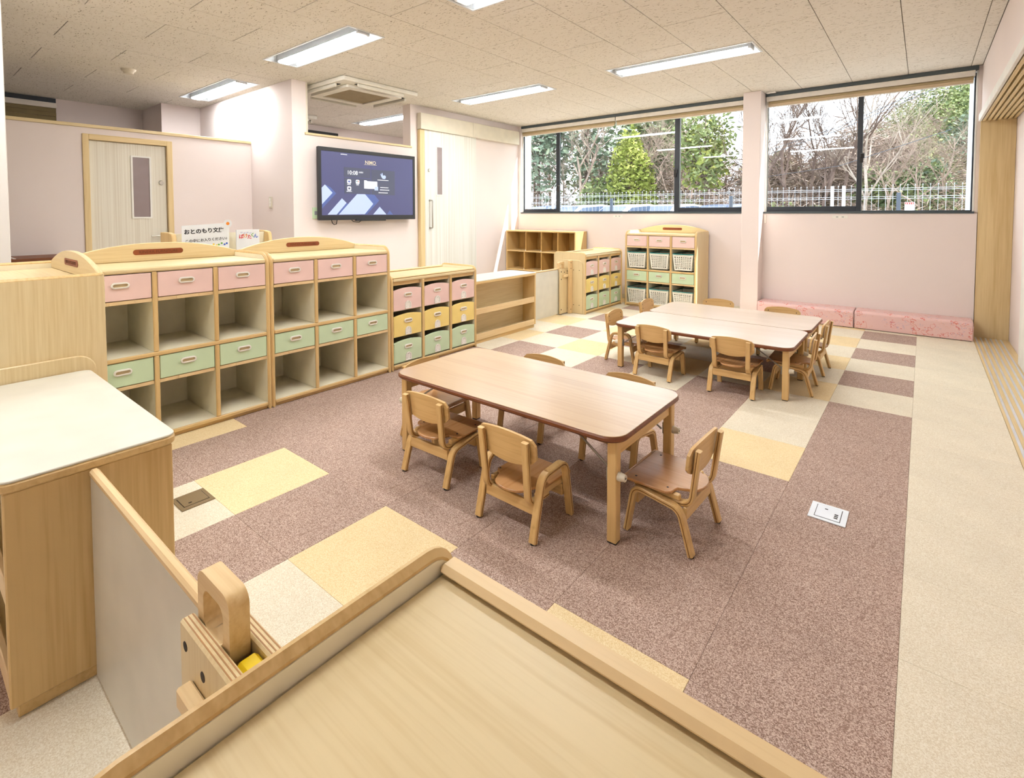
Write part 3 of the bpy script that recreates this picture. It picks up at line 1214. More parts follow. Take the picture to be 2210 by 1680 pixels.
def make_bin_shelf():
    W, D, H = 0.908, 0.435, 0.705
    root = thing('bin_shelf', 'x', 'shelf', (0, 0, 0), 0, 'low shelves with three columns of bins')
    for sx in (-1, 1):
        side_panel(root, sx, W, D, H, 0.05, 0.05)
    iw = W / 2 - 0.0215
    MB().mat('maple_x').box(-iw, iw, -D + 0.004, -0.004, 0.650, 0.672, 0.005).build('top_board', parent=root, smooth=False)
    for yy, nm in ((-0.0245, 'front_rail'), (-D + 0.0245, 'back_rail')):
        MB().mat('beech_light_x').box(-iw, iw, yy - 0.016, yy + 0.016, 0.672, 0.687, 0.0075).build(nm, parent=root)
    MB().mat('edge_x').box(-iw, iw, -0.040, -0.022, 0.622, 0.6498).build('apron', parent=root, smooth=False)
    MB().mat('edge_x').box(-iw, iw, -D + 0.03, -0.022, 0.0, 0.018).build('plinth', parent=root, smooth=False)
    b = MB().mat('cream').box(-iw, iw, -D + 0.001, -0.016, 0.0185, 0.037).build('bottom_board', parent=root, smooth=False)
    MB().mat('edge_x').box(-iw, iw, -0.0158, -0.003, 0.0182, 0.0375, 0.004).build('edge_strip', parent=b, smooth=False)
    MB().mat('cream').box(-iw, iw, -D + 0.002, -D + 0.008, 0.037, 0.65).build('back_panel', parent=root, smooth=False)
    cw = (2 * iw - 2 * 0.022) / 3
    xs = [-iw + cw / 2 + k * (cw + 0.022) for k in range(3)]
    for k in (0, 1):
        xd = xs[k] + cw / 2
        d = MB().mat('cream').box(xd + 0.001, xd + 0.021, -D + 0.01, -0.015, 0.0375, 0.6495).build('divider', parent=root, smooth=False)
        MB().mat('edge_z').box(xd, xd + 0.022, -0.0148, -0.002, 0.0378, 0.6495, 0.004).build('edge_strip', parent=d, smooth=False)
    hw = cw / 2 - 0.004
    for z0, colr in ((0.436, 'pink_front'), (0.242, 'yellow_front'), (0.048, 'green_front')):
        pts = [(-hw, 0.0), (hw, 0.0)]
        for k in range(11):
            u = 1 - 2 * k / 10
            pts.append((u * hw, 0.148 + 0.016 * (1 - u * u)))
        m = MB().mat(colr).prism(pts, 'xz', -0.016, 0.0, 0.002)
        m.mat('cream')
        m.box(-hw, hw, -0.37, -0.0162, 0.004, 0.012)
        m.box(-hw, -hw + 0.008, -0.37, -0.0162, 0.012, 0.13)
        m.box(hw - 0.008, hw, -0.37, -0.0162, 0.012, 0.13)
        m.box(-hw + 0.008, hw - 0.008, -0.37, -0.362, 0.012, 0.13)
        dm = m.mesh('bin', smooth=False)
        for xx in xs:
            bn = put('bin', dm, root, (xx, -0.010, z0))
            put('handle', HANDLE, bn, (0, 0.0001, 0.112))
            put('label_holder', LABELH, bn, (0, 0.0001, 0.036))
            if z0 > 0.1:
                MB().mat('cream').box(xx - cw / 2 + .0005, xx + cw / 2 - .0005, -D + 0.01, -0.05, z0 - 0.012, z0 - 0.001).build('bin_runner', parent=root, smooth=False)
    return root


def mount_panel(root, sx, W, D, post=None):
    """rounded panel screwed to a shelf side, where the gate or cabinet joins it"""
    x = sx * (W / 2 + 0.0014)
    a, c = sorted((x, x + sx * 0.012))
    p = MB().mat('maple_z').prism([(-D + 0.035, 0.002), (-0.035, 0.002)] + [(-0.035 - 0.06 + 0.06 * math.cos(R(t)), 0.555 + 0.06 * math.sin(R(t))) for t in range(0, 91, 15)] + [(-D + 0.035 + 0.06 + 0.06 * math.cos(R(t)), 0.555 + 0.06 * math.sin(R(t))) for t in range(90, 181, 15)], 'yz', a, c, 0.003).build('mount_panel', parent=root)
    xo = c if sx > 0 else a
    for yy in (-0.075, -0.15):
        for zz in (0.10, 0.50):
            MB().mat('hole').cyl((xo - 0.001, yy, zz), (xo + sx * 0.0008, yy, zz), 0.005, n=10).build('bolt_cap', parent=p, smooth=False)
    if post is not None:
        y0, y1 = post
        a, c = sorted((x + sx * 0.0125, x + sx * 0.065))
        q = MB().mat('beech_light_z').box(a, c, y0, y1, 0.002, 0.612, 0.004).build('catch_post', parent=root, smooth=False)
        for zz in (0.585, 0.52, 0.05):
            MB().mat('hole').cyl((c - 0.018, y1 - 0.001, zz), (c - 0.018, y1 + 0.001, zz), 0.006, n=10).build('bolt_cap', parent=q, smooth=False)


TXT = {'kinder': text_mesh('KINDER FURNITURE', 0.021, 'ink_engraved', 0.0002)}

tall = make_tall_shelf()
TA = [((-2.952, -5.021, 0), -R(90), 'tall drawer shelf with arched back, left of the pair facing the tables'),
      ((-2.952, -4.149, 0), -R(90), 'tall drawer shelf with arched back, standing next to the low bin shelf'),
      ((-2.897, -5.905, 0), R(180), 'tall shelf turned side-on at the left edge, its plain maple flank showing'),
      ((-2.43, -0.165, 0), R(180), 'sunlit tall drawer shelf holding plastic baskets, below the long window')]
talls = []
for k, (loc, rz, lb) in enumerate(TA):
    o = tall if k == 0 else copy_tree(tall)
    o.location = loc
    o.rotation_euler = (0, 0, rz)
    o['label'] = lb
    talls.append(o)
talls[3].scale = (1.017, 1.0, 1.018)

bins = make_bin_shelf()
NB = [((-2.952, -3.254, 0), -R(90), 'low shelf with nine pastel bins beside the tall drawer shelf'),
      ((-2.937, -0.553, 0), -R(90), 'low shelf with nine pastel bins under the long window, gate post on its end'),
      ((-0.036, -5.533, 0), 0.0, 'bin shelf in the foreground seen from above, maple top with raised rails')]
binss = []
for k, (loc, rz, lb) in enumerate(NB):
    o = bins if k == 0 else copy_tree(bins)
    o.location = loc
    o.rotation_euler = (0, 0, rz)
    o['label'] = lb
    binss.append(o)
# joining panels: local +x is world -y for the shelves turned by -90 degrees
mount_panel(binss[1], 1, 0.908, 0.435, post=(-0.200, -0.165))
mount_panel(binss[2], -1, 0.908, 0.435)
mount_panel(talls[2], -1, 0.87, 0.43)

# ---- baskets in the sunlit shelf


def make_basket():
    root = thing('basket', 'x', 'basket', (0, 0, 0), 0, 'perforated white baskets in the sunlit shelf')
    wt, wb, dt, db, h, y0 = 0.118, 0.098, 0.32, 0.29, 0.185, -0.0
    m = MB().mat('basket_plastic')

    def wall(p00, p10, p01, p11, nu, nv, th):
        p00, p10, p01, p11 = map(Vector, (p00, p10, p01, p11))
        nrm = (p10 - p00).cross(p01 - p00).normalized() * th

        def P(u, v):
            return p00 * (1 - u) * (1 - v) + p10 * u * (1 - v) + p01 * (1 - u) * v + p11 * u * v

        def bar(u0, u1, v0, v1):
            q = [P(u0, v0), P(u1, v0), P(u1, v1), P(u0, v1)]
            m.add([*q, *[a + nrm for a in q]], [(0, 1, 2, 3), (4, 5, 6, 7), (0, 1, 5, 4), (1, 2, 6, 5), (2, 3, 7, 6), (3, 0, 4, 7)])
        bar(0, 1, 0, 0.10)
        bar(0, 1, 0.86, 1)
        bar(0, 0.07, 0.10, 0.86)
        bar(0.93, 1, 0.10, 0.86)
        for k in range(1, nu):
            u = 0.07 + 0.86 * k / nu
            bar(u - 0.030, u + 0.030, 0.10, 0.86)
        for k in range(1, nv):
            v = 0.10 + 0.76 * k / nv
            bar(0.07, 0.93, v - 0.030, v + 0.030)
    wall((-wb, -0.015, 0), (wb, -0.015, 0), (-wt, 0, h), (wt, 0, h), 8, 7, -0.0022)
    wall((-wb, -db, 0), (-wb, -0.015, 0), (-wt, -dt, h), (-wt, 0, h), 9, 7, -0.0022)
    wall((wb, -0.015, 0), (wb, -db, 0), (wt, 0, h), (wt, -dt, h), 9, 7, -0.0022)
    m.add([(-wb, -db, 0.0), (wb, -db, 0.0), (wb, -db + 0.002, 0.0), (-wb, -db + 0.002, 0), (-wt, -dt, h), (wt, -dt, h), (wt, -dt + 0.002, h), (-wt, -dt + 0.002, h)],
          [(0, 1, 2, 3), (4, 5, 6, 7), (0, 1, 5, 4), (1, 2, 6, 5), (2, 3, 7, 6), (3, 0, 4, 7)])
    m.box(-wb, wb, -db, -0.015, 0.0, 0.003)
    m.build('body', parent=root, smooth=False, recalc=True)
    loop = [Vector((u, v - dt / 2, h + 0.003)) for u, v in rrect(0, 0, 2 * wt + 0.012, dt + 0.012, 0.03, 4)]
    MB().mat('teal').sweep(loop, (0, 0, 1), 0.008, 0.006, 0.002, closed=True).build('rim', parent=root)
    return root


basket = make_basket()
bl = ['upper', 'lower']
bc = ['left', 'middle', 'right']
iw = (0.87 / 2 - 0.0215)
cw = (2 * iw - 0.044) / 3
n_ = 0
for r_, zz in ((0, 0.4785 * 1.0), (1, 0.0415)):
    for c_ in range(3):
        xx = -2.43 + (-iw + cw / 2 + c_ * (cw + 0.022)) * 1.017
        o = basket if n_ == 0 else copy_tree(basket)
        o.location = (xx, -0.175 + 0.012, zz * (1.008 if r_ == 0 else 1.02))
        o.rotation_euler = (0, 0, R(180) + R((1.0, -0.6, 1.0, -1.0, 0.6, -1.0)[n_]))
        o['label'] = 'white perforated basket with teal rim, %s row, %s column' % (bl[r_], bc[c_])
        n_ += 1

# ---- low open cabinets with white tops


def make_low_cabinet(W):
    D, H = 0.33, 0.557
    root = thing('low_cabinet', 'x', 'cabinet', (0, 0, 0), 0, 'low cabinets with white tops')
    t = MB().mat('white_laminate').prism(rrect(0, -D / 2, W + 0.012, D + 0.02, 0.03, 5), 'xy', H - 0.004, H + 0.002, 0.0015).build('top', parent=root)
    MB().mat('edge_x').prism(rrect(0, -D / 2, W + 0.016, D + 0.024, 0.032, 5), 'xy', H - 0.026, H - 0.0042, 0.004).build('top_edge', parent=root)
    for sx in (-1, 1):
        a, c = sorted((sx * W / 2, sx * (W / 2 - 0.02)))
        s = MB().mat('edge_z').box(a, c, -D, 0, 0.034, H - 0.0262, 0.003).build('side_panel', parent=root, smooth=False)
    MB().mat('edge_x').box(-W / 2 + 0.012, W / 2 - 0.012, -D + 0.012, -0.014, 0.0, 0.0335, 0.002).build('plinth', parent=root, smooth=False)
    w2 = W / 2 - 0.0205
    MB().mat('maple_x').box(-w2, w2, -0.165, -0.150, 0.034, H - 0.027).build('back_panel', parent=root, smooth=False)
    MB().mat('maple_x').box(-w2, w2, -D + 0.002, -D + 0.012, 0.034, H - 0.027).build('rear_panel', parent=root, smooth=False)
    for z0 in (0.036, 0.262):
        b = MB().mat('maple_x').box(-w2, w2, -0.1495, -0.016, z0, z0 + 0.016).build('shelf_board', parent=root, smooth=False)
        MB().mat('beech_light_x').box(-w2, w2, -0.0155, -0.002, z0 - 0.002, z0 + 0.052, 0.002).build('lip', parent=b, smooth=False)
    return root


lowc = make_low_cabinet(0.915)
lowc.location = (-3.0, -2.333, 0)
lowc.rotation_euler = (0, 0, -R(90))
lowc['label'] = 'low open cabinet with lipped shelves right of the bin shelf'
lc2 = copy_tree(lowc, (-1.992, -5.872, 0), R(180), 'low white-topped cabinet in the left foreground')
lc2.scale = (0.975, 1, 1)

# ---- sliding gates: a white panel that runs out of each cabinet, closed by a latch


def make_gate(L):
    """panel along +x from the cabinet flank (x = 0); latch plates at x = L"""
    root = thing('sliding_gate', 'x', 'gate', (0, 0, 0), 0, 'white sliding gates')
    MB().mat('white_laminate').box(0.003, L + 0.05, -0.007, 0.007, 0.012, 0.512, 0.001).build('panel', parent=root, smooth=False)
    MB().mat('beech_light_x').box(0.003, L + 0.02, -0.0095, 0.0095, 0.5125, 0.531, 0.005).build('top_rail', parent=root, smooth=False)
    x0, x1 = L, L + 0.185
    for y0, y1, nm in ((-0.038, -0.017, 'latch_plate'), (0.017, 0.038, 'latch_plate')):
        p = MB().mat('maple_z').box(x0, x1, y0, y1, 0.012, 0.522, 0.003).build(nm, parent=root, smooth=False)
        for k in range(3):
            yy = y0 + 0.004 + k * 0.006
            MB().mat('plate_ply').box(x0 + 0.004, x1 - 0.004, yy, yy + 0.0018, 0.5221, 0.5226).build('ply_line', parent=p, smooth=False)
    for dx, zz in ((0.022, 0.490), (0.088, 0.480), (0.022, 0.405), (0.15, 0.49), (0.022, 0.06), (0.16, 0.06)):
        MB().mat('hole').cyl((x0 + dx, -0.0375, zz), (x0 + dx, -0.0386, zz), 0.0075, n=14).build('bolt_cap', parent=root, smooth=False)
    # D-shaped lifting handle between the plates
    o = rrect(x0 + 0.066, 0.54, 0.115, 0.115, 0.022, 5)
    i_ = rrect(x0 + 0.066, 0.543, 0.072, 0.062, 0.018, 5)
    MB().mat('beech_light_x').ring(o, i_, 'xz', -0.0145, 0.0145).build('lift_handle', parent=root)
    MB().mat('brass').box(x0 + 0.131, x0 + 0.138, -0.0145, 0.0145, 0.44, 0.505, 0.001).build('catch', parent=root, smooth=False)
    MB().mat('yellow_plastic').box(x0 + 0.140, x0 + 0.182, -0.0155, 0.0155, 0.485, 0.516, 0.006).build('stopper', parent=root, smooth=False)
    MB().mat('beech_light_x').box(x0 + 0.046, x0 + 0.145, -0.060, -0.039, 0.425, 0.455, 0.003).build('knob_block', parent=root, smooth=False)
    return root


wood('plate_ply', rgb(176, 128, 78), rgb(150, 104, 60), 'x', 0.5)
gate = make_gate(0.682)
gate.location = (-1.545, -5.712, 0)
gate['label'] = 'white sliding gate with wooden lift handle in the left foreground'
g2 = copy_tree(gate, (-3.180, -1.873, 0), R(90), 'white sliding gate between the low cabinet and the bin shelf under the window')
g2.scale = (0.965, 1, 1)

# ---- open cubby shelf in the window corner
cb = thing('cubby_shelf', 'open wooden cubby shelf in the corner by the window', 'shelf', (-4.31, 0.0, 0))
W, D, H = 1.235, 0.30, 0.895
for sx in (-1, 1):
    a, c = sorted((sx * W / 2, sx * (W / 2 - 0.02)))
    MB().mat('edge_z').box(a, c, 0, D, 0, H - 0.0205, 0.002).build('side_panel', parent=cb, smooth=False)
MB().mat('edge_x').box(-W / 2, W / 2, -0.004, D, H - 0.02, H, 0.002).build('top_board', parent=cb, smooth=False)
for z0 in (0.02, 0.298, 0.578):
    MB().mat('edge_x').box(-W / 2 + 0.0205, W / 2 - 0.0205, 0.0, D - 0.011, z0, z0 + 0.02, 0.002).build('shelf_board', parent=cb, smooth=False)
MB().mat('cubby_wood').box(-W / 2 + 0.0205, W / 2 - 0.0205, D - 0.010, D - 0.001, 0.0, H - 0.0205).build('back_panel', parent=cb, smooth=False)
for r_, (z0, z1) in enumerate(((0.5985, 0.8745), (0.3185, 0.5775), (0.0405, 0.2975))):
    for k in range(3):
        xx = -W / 2 + 0.02 + (W - 0.04) * ((0.295, 0.53, 0.77) if r_ == 0 else (0.27, 0.53, 0.77))[k]
        MB().mat('cubby_wood').box(xx - 0.008, xx + 0.008, 0.004, D - 0.011, z0, z1, 0.001).build('divider', parent=cb, smooth=False)
        MB().mat('white_plastic').cyl((xx, 0.004, z0 + 0.004), (xx, -0.004, z0 + 0.004), 0.007, n=10).build('stud', parent=cb)

# ---- padded benches under the right window


def make_bench(x0, x1, label):
    t = thing('padded_bench', label, 'bench', ((x0 + x1) / 2, 0.197, 0), 0, 'pink printed padded benches')
    w = (x1 - x0) / 2 - 0.003
    o = [(-0.12, 0.006), (0.12, 0.006), (0.12, 0.176)] + [(-0.12 + 0.03 - 0.03 * math.sin(R(a)), 0.146 + 0.03 * math.cos(R(a))) for a in range(0, 91, 15)]
    MB().mat('bench_vinyl').prism(o, 'yz', -w, w, 0.006).build('cushion', parent=t)
    MB().mat('pink_edge').tube([(-w, -0.1205, 0.14), (-w, -0.1205, 0.012), (w, -0.1205, 0.012), (w, -0.1205, 0.14)], 0.0025, 5).build('piping', parent=t)
    MB().mat('hole').box(-w + 0.01, w - 0.01, -0.112, 0.112, 0.0005, 0.0062).build('base', parent=t, smooth=False)
    return t


make_bench(-1.395, -0.497, 'pink printed padded bench next to the pilaster')
make_bench(-0.495, 0.395, 'pink printed padded bench next to the timber jamb')

# ---- tables


def make_table(H, mat_top, label):
    t = thing('play_table', label, 'table', (0, 0, 0), 0, 'low rectangular play tables')
    L, Wd = 1.20, 0.60
    o = rrect(0, 0, L, Wd, 0.075, 8)
    o2 = rrect(0, 0, L - 0.008, Wd - 0.008, 0.071, 8)
    tp = MB().mat('table_edge').prism(o, 'xy', H - 0.024, H - 0.0012, 0.007).build('top', parent=t)
    MB().mat(mat_top).prism(o2, 'xy', H - 0.0035, H, 0.001).build('laminate', parent=tp)
    MB().mat('beech_x').box(-L / 2 + 0.056, L / 2 - 0.056, -0.04, 0.04, H - 0.045, H - 0.0245, 0.002).build('under_brace', parent=t, smooth=False)
    for sx in (-1, 1):
        xa = sx * (L / 2 - 0.045)
        m = MB().mat('beech_y')
        m.box(xa - 0.009, xa + 0.009, -Wd / 2 + 0.0745, Wd / 2 - 0.0745, H - 0.085, H - 0.0245, 0.002)
        m.build('apron', parent=t, smooth=False)
        for sy in (-1, 1):
            xl, yl = sx * (L / 2 - 0.045), sy * (Wd / 2 - 0.053)
            lg = MB().mat('beech_z').box(xl - 0.018, xl + 0.018, yl - 0.018, yl + 0.018, 0.004, H - 0.0245, 0.003).build('leg', parent=t, smooth=False)
            MB().mat('black_rubber').box(xl - 0.016, xl + 0.016, yl - 0.016, yl + 0.016, 0.0005, 0.0042).build('foot', parent=lg, smooth=False)
            k = MB().mat('plate_cream').cyl((xl + sx * 0.018, yl, H - 0.15), (xl + sx * 0.026, yl, H - 0.15), 0.016, 0.016, 14)
            k.cyl((xl + sx * 0.026, yl, H - 0.15), (xl + sx * 0.045, yl, H - 0.15), 0.0155, 0.012, 14)
            k.mat('hole').cyl((xl + sx * 0.0448, yl, H - 0.15), (xl + sx * 0.0455, yl, H - 0.15), 0.004, n=8)
            k.build('knob', parent=lg)
            st = MB().mat('steel_wire')
            st.tube(fillet([(xl - sx * 0.20, yl - sy * 0.03, H - 0.03), (xl - sx * 0.05, yl - sy * 0.024, H - 0.13), (xl - sx * 0.022, yl - sy * 0.022, H - 0.15)], [0.05], 4), 0.0042, 6)
            st.mat('bracket_grey').box(xl - sx * 0.0182, xl - sx * 0.024, yl - 0.012, yl + 0.012, H - 0.175, H - 0.125, 0.002)
            st.build('folding_stay', parent=lg)
    return t


t1 = make_table(0.390, 'table_laminate', 'low wooden table in front, tan top with dark edge')
t1.location = (-1.352, -4.19, 0)
t2 = make_table(0.335, 'table_laminate_skylit', 'low table with sky light tinted into its top, nearer one of the joined pair')
t2.location = (-1.168, -2.300, 0)
t3 = copy_tree(t2, (-1.165, -1.697, 0), 0, 'pale-topped low table, the joined pair\'s one nearer the windows')


# ---- chairs


def grid_panel(fn, nu, nv, th):
    """thickened curved panel; fn(u, v) gives a point, th the thickness vector"""
    vs, fs = [], []
    th = Vector(th)
    for s_ in (0, 1):
        for j in range(nv + 1):
            for i in range(nu + 1):
                vs.append(Vector(fn(i / nu, j / nv)) + th * s_)
    N = (nu + 1) * (nv + 1)

    def I(s_, i, j):
        return s_ * N + j * (nu + 1) + i
    for j in range(nv):
        for i in range(nu):
            for s_ in (0, 1):
                fs.append((I(s_, i, j), I(s_, i + 1, j), I(s_, i + 1, j + 1), I(s_, i, j + 1)))
    for i in range(nu):
        for j in (0, nv):
            fs.append((I(0, i, j), I(0, i + 1, j), I(1, i + 1, j), I(1, i, j)))
    for j in range(nv):
        for i in (0, nu):
            fs.append((I(0, i, j), I(0, i, j + 1), I(1, i, j + 1), I(1, i, j)))
    return vs, fs


def make_chair(arm):
    root = thing('child_chair', 'x', 'chair', (0, 0, 0), 0, 'small bentwood chairs around the tables')
    zs = 0.150 if arm else 0.186           # underside of the seat
    if arm:
        path = [(-0.122, 0.005), (-0.070, 0.218), (0.072, 0.226), (0.112, 0.005)]
        rad = (0.045, 0.045)
    else:
        path = [(-0.122, 0.005), (-0.080, 0.150), (0.086, 0.174), (0.116, 0.005)]
        rad = (0.045, 0.035)
    for sx in (-1, 1):
        x = sx * 0.129
        p3 = fillet([(x, a, b) for a, b in path], rad, 7)
        m = MB().mat('beech_z').sweep(p3, (1, 0, 0), 0.029, 0.019, 0.003)
        m.mat('ply_dark')
        for off in (-0.0148, 0.0148):       # dark glue line of the laminated frame
            q = [Vector((x + off, v.y, v.z)) for v in p3]
            m.sweep(q, (1, 0, 0), 0.0006, 0.003, 0.0001)
        m.mat('black_rubber')
        for yy in (path[0][0], path[-1][0]):
            m.cyl((x, yy, 0.0003), (x, yy, 0.006), 0.009, n=10)
        m.build('side_frame', parent=root)
        r = MB().mat('beech_y').box(sx * 0.0, sx * 0.001, 0, 0.001, 0, 0.001) if False else MB().mat('beech_y')
        xa, xb = sorted((sx * 0.095, sx * 0.1135))
        r.box(xa, xb, -0.072, 0.098, zs - 0.020, zs - 0.0003, 0.003)
        r.build('seat_rail', parent=root, smooth=False)
        u3 = fillet([(sx * 0.098, 0.0, zs - 0.029), (sx * 0.098, -0.108, zs - 0.029), (sx * 0.104, -0.134, 0.357)], (0.045,), 8)
        m = MB().mat('beech_z').sweep(u3, (1, 0, 0), 0.027, 0.017, 0.003)
        m.mat('ply_dark')
        for off in (-0.0138, 0.0138):
            m.sweep([Vector((v.x + off, v.y, v.z)) for v in u3], (1, 0, 0), 0.0006, 0.0028, 0.0001)
        m.build('upright', parent=root)
    # cross rails
    zr = 0.085 if arm else 0.108
    MB().mat('beech_x').box(-0.114, 0.114, -0.098, -0.084, zr, zr + 0.044, 0.002).build('rear_rail', parent=root, smooth=False)
    MB().mat('beech_x').box(-0.114, 0.114, 0.080, 0.094, zr - 0.004, zr + 0.040, 0.002).build('front_rail', parent=root, smooth=False)
    # seat with a rolled front and a tongue between the uprights
    hw = 0.112 if arm else 0.136
    o = [(hw, 0.128), (hw, -0.030), (hw - 0.012, -0.046), (0.084, -0.054), (0.078, -0.070)]
    for k in range(0, 9):
        t = R(k * 180 / 8)
        o.append((0.070 * math.cos(t), -0.086 - 0.040 * math.sin(t)))
    o += [(-0.078, -0.070), (-0.084, -0.054), (-hw + 0.012, -0.046), (-hw, -0.030), (-hw, 0.128)]
    m = MB().mat('seat_wood').prism(o, 'xy', zs, zs + 0.010, 0.002)
    m.cyl((-hw, 0.132, zs + 0.0015), (hw, 0.132, zs + 0.0015), 0.0088, n=12)
    m.mat('hole')
    for sx in (-1, 1):
        for yy in (-0.026, 0.094):
            m.cyl((sx * 0.104, yy, zs + 0.0095), (sx * 0.104, yy, zs + 0.0106), 0.0042, n=8)
    m.build('seat', parent=root)

    def back(u, v):
        x = (u - 0.5) * 0.268
        a = abs(u - 0.5) * 2
        ztop = 0.374 - 0.016 * a ** 2 - (0.016 * max(0, (a - 0.84) / 0.16) ** 2)
        zbot = 0.252 + 0.030 * a ** 2 + (0.010 * max(0, (a - 0.9) / 0.1))
        z = zbot + (ztop - zbot) * v
        y = -0.1195 + 0.016 * a ** 2 * 0.55 - (z - 0.31) * 0.11
        return (x, y, z)
    vs, fs = grid_panel(back, 16, 5, (0, 0.010, 0.001))
    m = MB().mat('beech_x')
    m.add(vs, fs)
    m.mat('hole')
    for sx in (-1, 1):
        for zz in (0.305, 0.338):
            yb = -0.1195 + 0.016 * (0.104 / 0.134) ** 2 * 0.55 - (zz - 0.31) * 0.11 + 0.010
            m.cyl((sx * 0.104, yb - 0.001, zz), (sx * 0.104, yb + 0.0012, zz), 0.004, n=8)
    m.build('backrest', parent=root)
    return root


wood('ply_dark', rgb(140, 92, 44), rgb(112, 70, 32), 'z', 0.6)
chair = make_chair(False)
armchair = make_chair(True)
UP, DN, LF, RT = 0.0, R(180), R(90), -R(90)        # seat facing +y, -y, -x, +x
CH = [((-1.634, -4.450), UP, 'bentwood child chair at the front-left of the near table'),
      ((-0.672, -4.215), LF, 'bentwood child chair at the right end of the near table, seat toward us'),
      ((-1.575, -3.865), DN, 'bentwood child chair behind the near table, left of two'),
      ((-1.062, -3.880), DN, 'bentwood child chair behind the near table, right of two'),
      ((-1.935, -4.212), RT, 'bentwood child chair tucked in at the left end of the near table'),
      ((-1.420, -2.548), UP, 'bentwood child chair on the near side of the far tables, left of two'),
      ((-0.902, -2.560), UP, 'bentwood child chair on the near side of the far tables, right of two'),
      ((-0.622, -2.255), LF, 'bentwood child chair at the right end of the nearer of the far tables'),
      ((-0.618, -1.742), LF, 'bentwood child chair at the right end of the far table nearer the windows'),
      ((-1.800, -1.660), RT, 'bentwood child chair at the left end of the far table nearer the windows'),
      ((-1.400, -1.365), DN, 'bentwood child chair on the window side of the far tables, left of two'),
      ((-0.868, -1.455), DN, 'bentwood child chair on the window side of the far tables, right of two')]
for k, ((x, y), rz, lb) in enumerate(CH):
    o = chair if k == 0 else copy_tree(chair)
    o.location = (x, y, 0)
    o.rotation_euler = (0, 0, rz + R((1.5, -2, 1, -1.5, 2, -3, 1, 2, -1, 1, 4, 0)[k]))
    o['label'] = lb
armchair.location = (-1.135, -4.503, 0)
armchair.rotation_euler = (0, 0, UP + R(-1))
armchair['label'] = 'low-seated bentwood chair with arm loops at the front of the near table'
copy_tree(armchair, (-1.782, -2.315, 0), RT + R(2), 'low-seated bentwood chair with arm loops at the left end of the nearer of the far tables')

# ---- wall screen
tv = thing('wall_screen', 'large black wall-mounted screen showing a blue start page', 'screen', (XT, -2.51, 1.08))
yw, zh = 0.642, 0.765
MB().mat('tv_black').box(0.062, 0.098, -yw, yw, 0.0, zh, 0.006).build('casing', parent=tv, smooth=False)
MB().mat('tv_black').box(0.0, 0.062, -0.35, 0.35, 0.2, 0.6, 0.004).build('wall_mount', parent=tv, smooth=False)
MB().mat('tv_black').box(0.075, 0.112, -0.2, 0.2, -0.012, 0.012, 0.004).build('speaker_bar', parent=tv, smooth=False)
bz = MB().mat('tv_black').ring([(-yw, 0.0), (yw, 0.0), (yw, zh), (-yw, zh)], [(-yw + .032, .052), (yw - .03, .052), (yw - .03, zh - .04), (-yw + .032, zh - .04)], 'yz', 0.098, 0.103).build('bezel', parent=tv, smooth=False)
sy0, sy1, sz0, sz1 = -yw + .032, yw - .03, .052, zh - .04
scr = MB().mat('tv_blue').box(0.0981, 0.0992, sy0, sy1, sz0, sz1).build('display', parent=tv, smooth=False)


def S(u, v):
    return (sy0 + (sy1 - sy0) * u, sz1 + (sz0 - sz1) * v)


def flat(name, pts, mat, lay):
    x = 0.0993 + lay * 0.0003
    MB().mat(mat).prism([S(*p) for p in pts], 'yz', x, x + 0.00025).build(name, parent=scr, smooth=False)


flat('graphic', [(0.033, .523), (.085, .56), (.14, .655), (.004, .896), (.004, .829)], 'tv_mid', 0)
flat('graphic', [(.436, .654), (.537, .657), (.592, .754), (.455, .985), (.43, .985)], 'tv_mid', 0)
flat('graphic', [(.24, .80), (.29, .86), (.23, .985), (.15, .985)], 'tv_mid', 0)
flat('graphic', [(.711, .92), (.751, .992), (.678, .992)], 'tv_mid', 0)
flat('graphic', [(0.002, .576), (.033, .523), (.105, .648), (.004, .829)], 'tv_pale', 1)
flat('graphic', [(.196, .731), (.241, .802), (.142, .99), (.055, .99)], 'tv_pale', 1)
flat('graphic', [(.351, .656), (.436, .654), (.524, .812), (.43, .985), (.164, .99)], 'tv_pale', 1)
flat('graphic', [(.596, .858), (.672, .99), (.522, .99)], 'tv_pale', 1)
flat('menu_card', [(.219, .23), (.496, .23), (.496, .385), (.219, .385)], 'tv_panel', 2)
flat('menu_card', [(.222, .399), (.496, .399), (.496, .652), (.222, .652)], 'tv_panel', 2)
flat('menu_card', [(.506, .238), (.774, .238), (.774, .656), (.506, .656)], 'tv_panel', 2)


def rr_uv(u0, u1, v0, v1, r):
    w, h = (u1 - u0), (v1 - v0)
    k = (sy1 - sy0) / (sz1 - sz0)
    return [(u, v) for u, v in [((u0 + u1) / 2 + a / k, (v0 + v1) / 2 + b) for a, b in rrect(0, 0, w * k, h, r, 4)]]


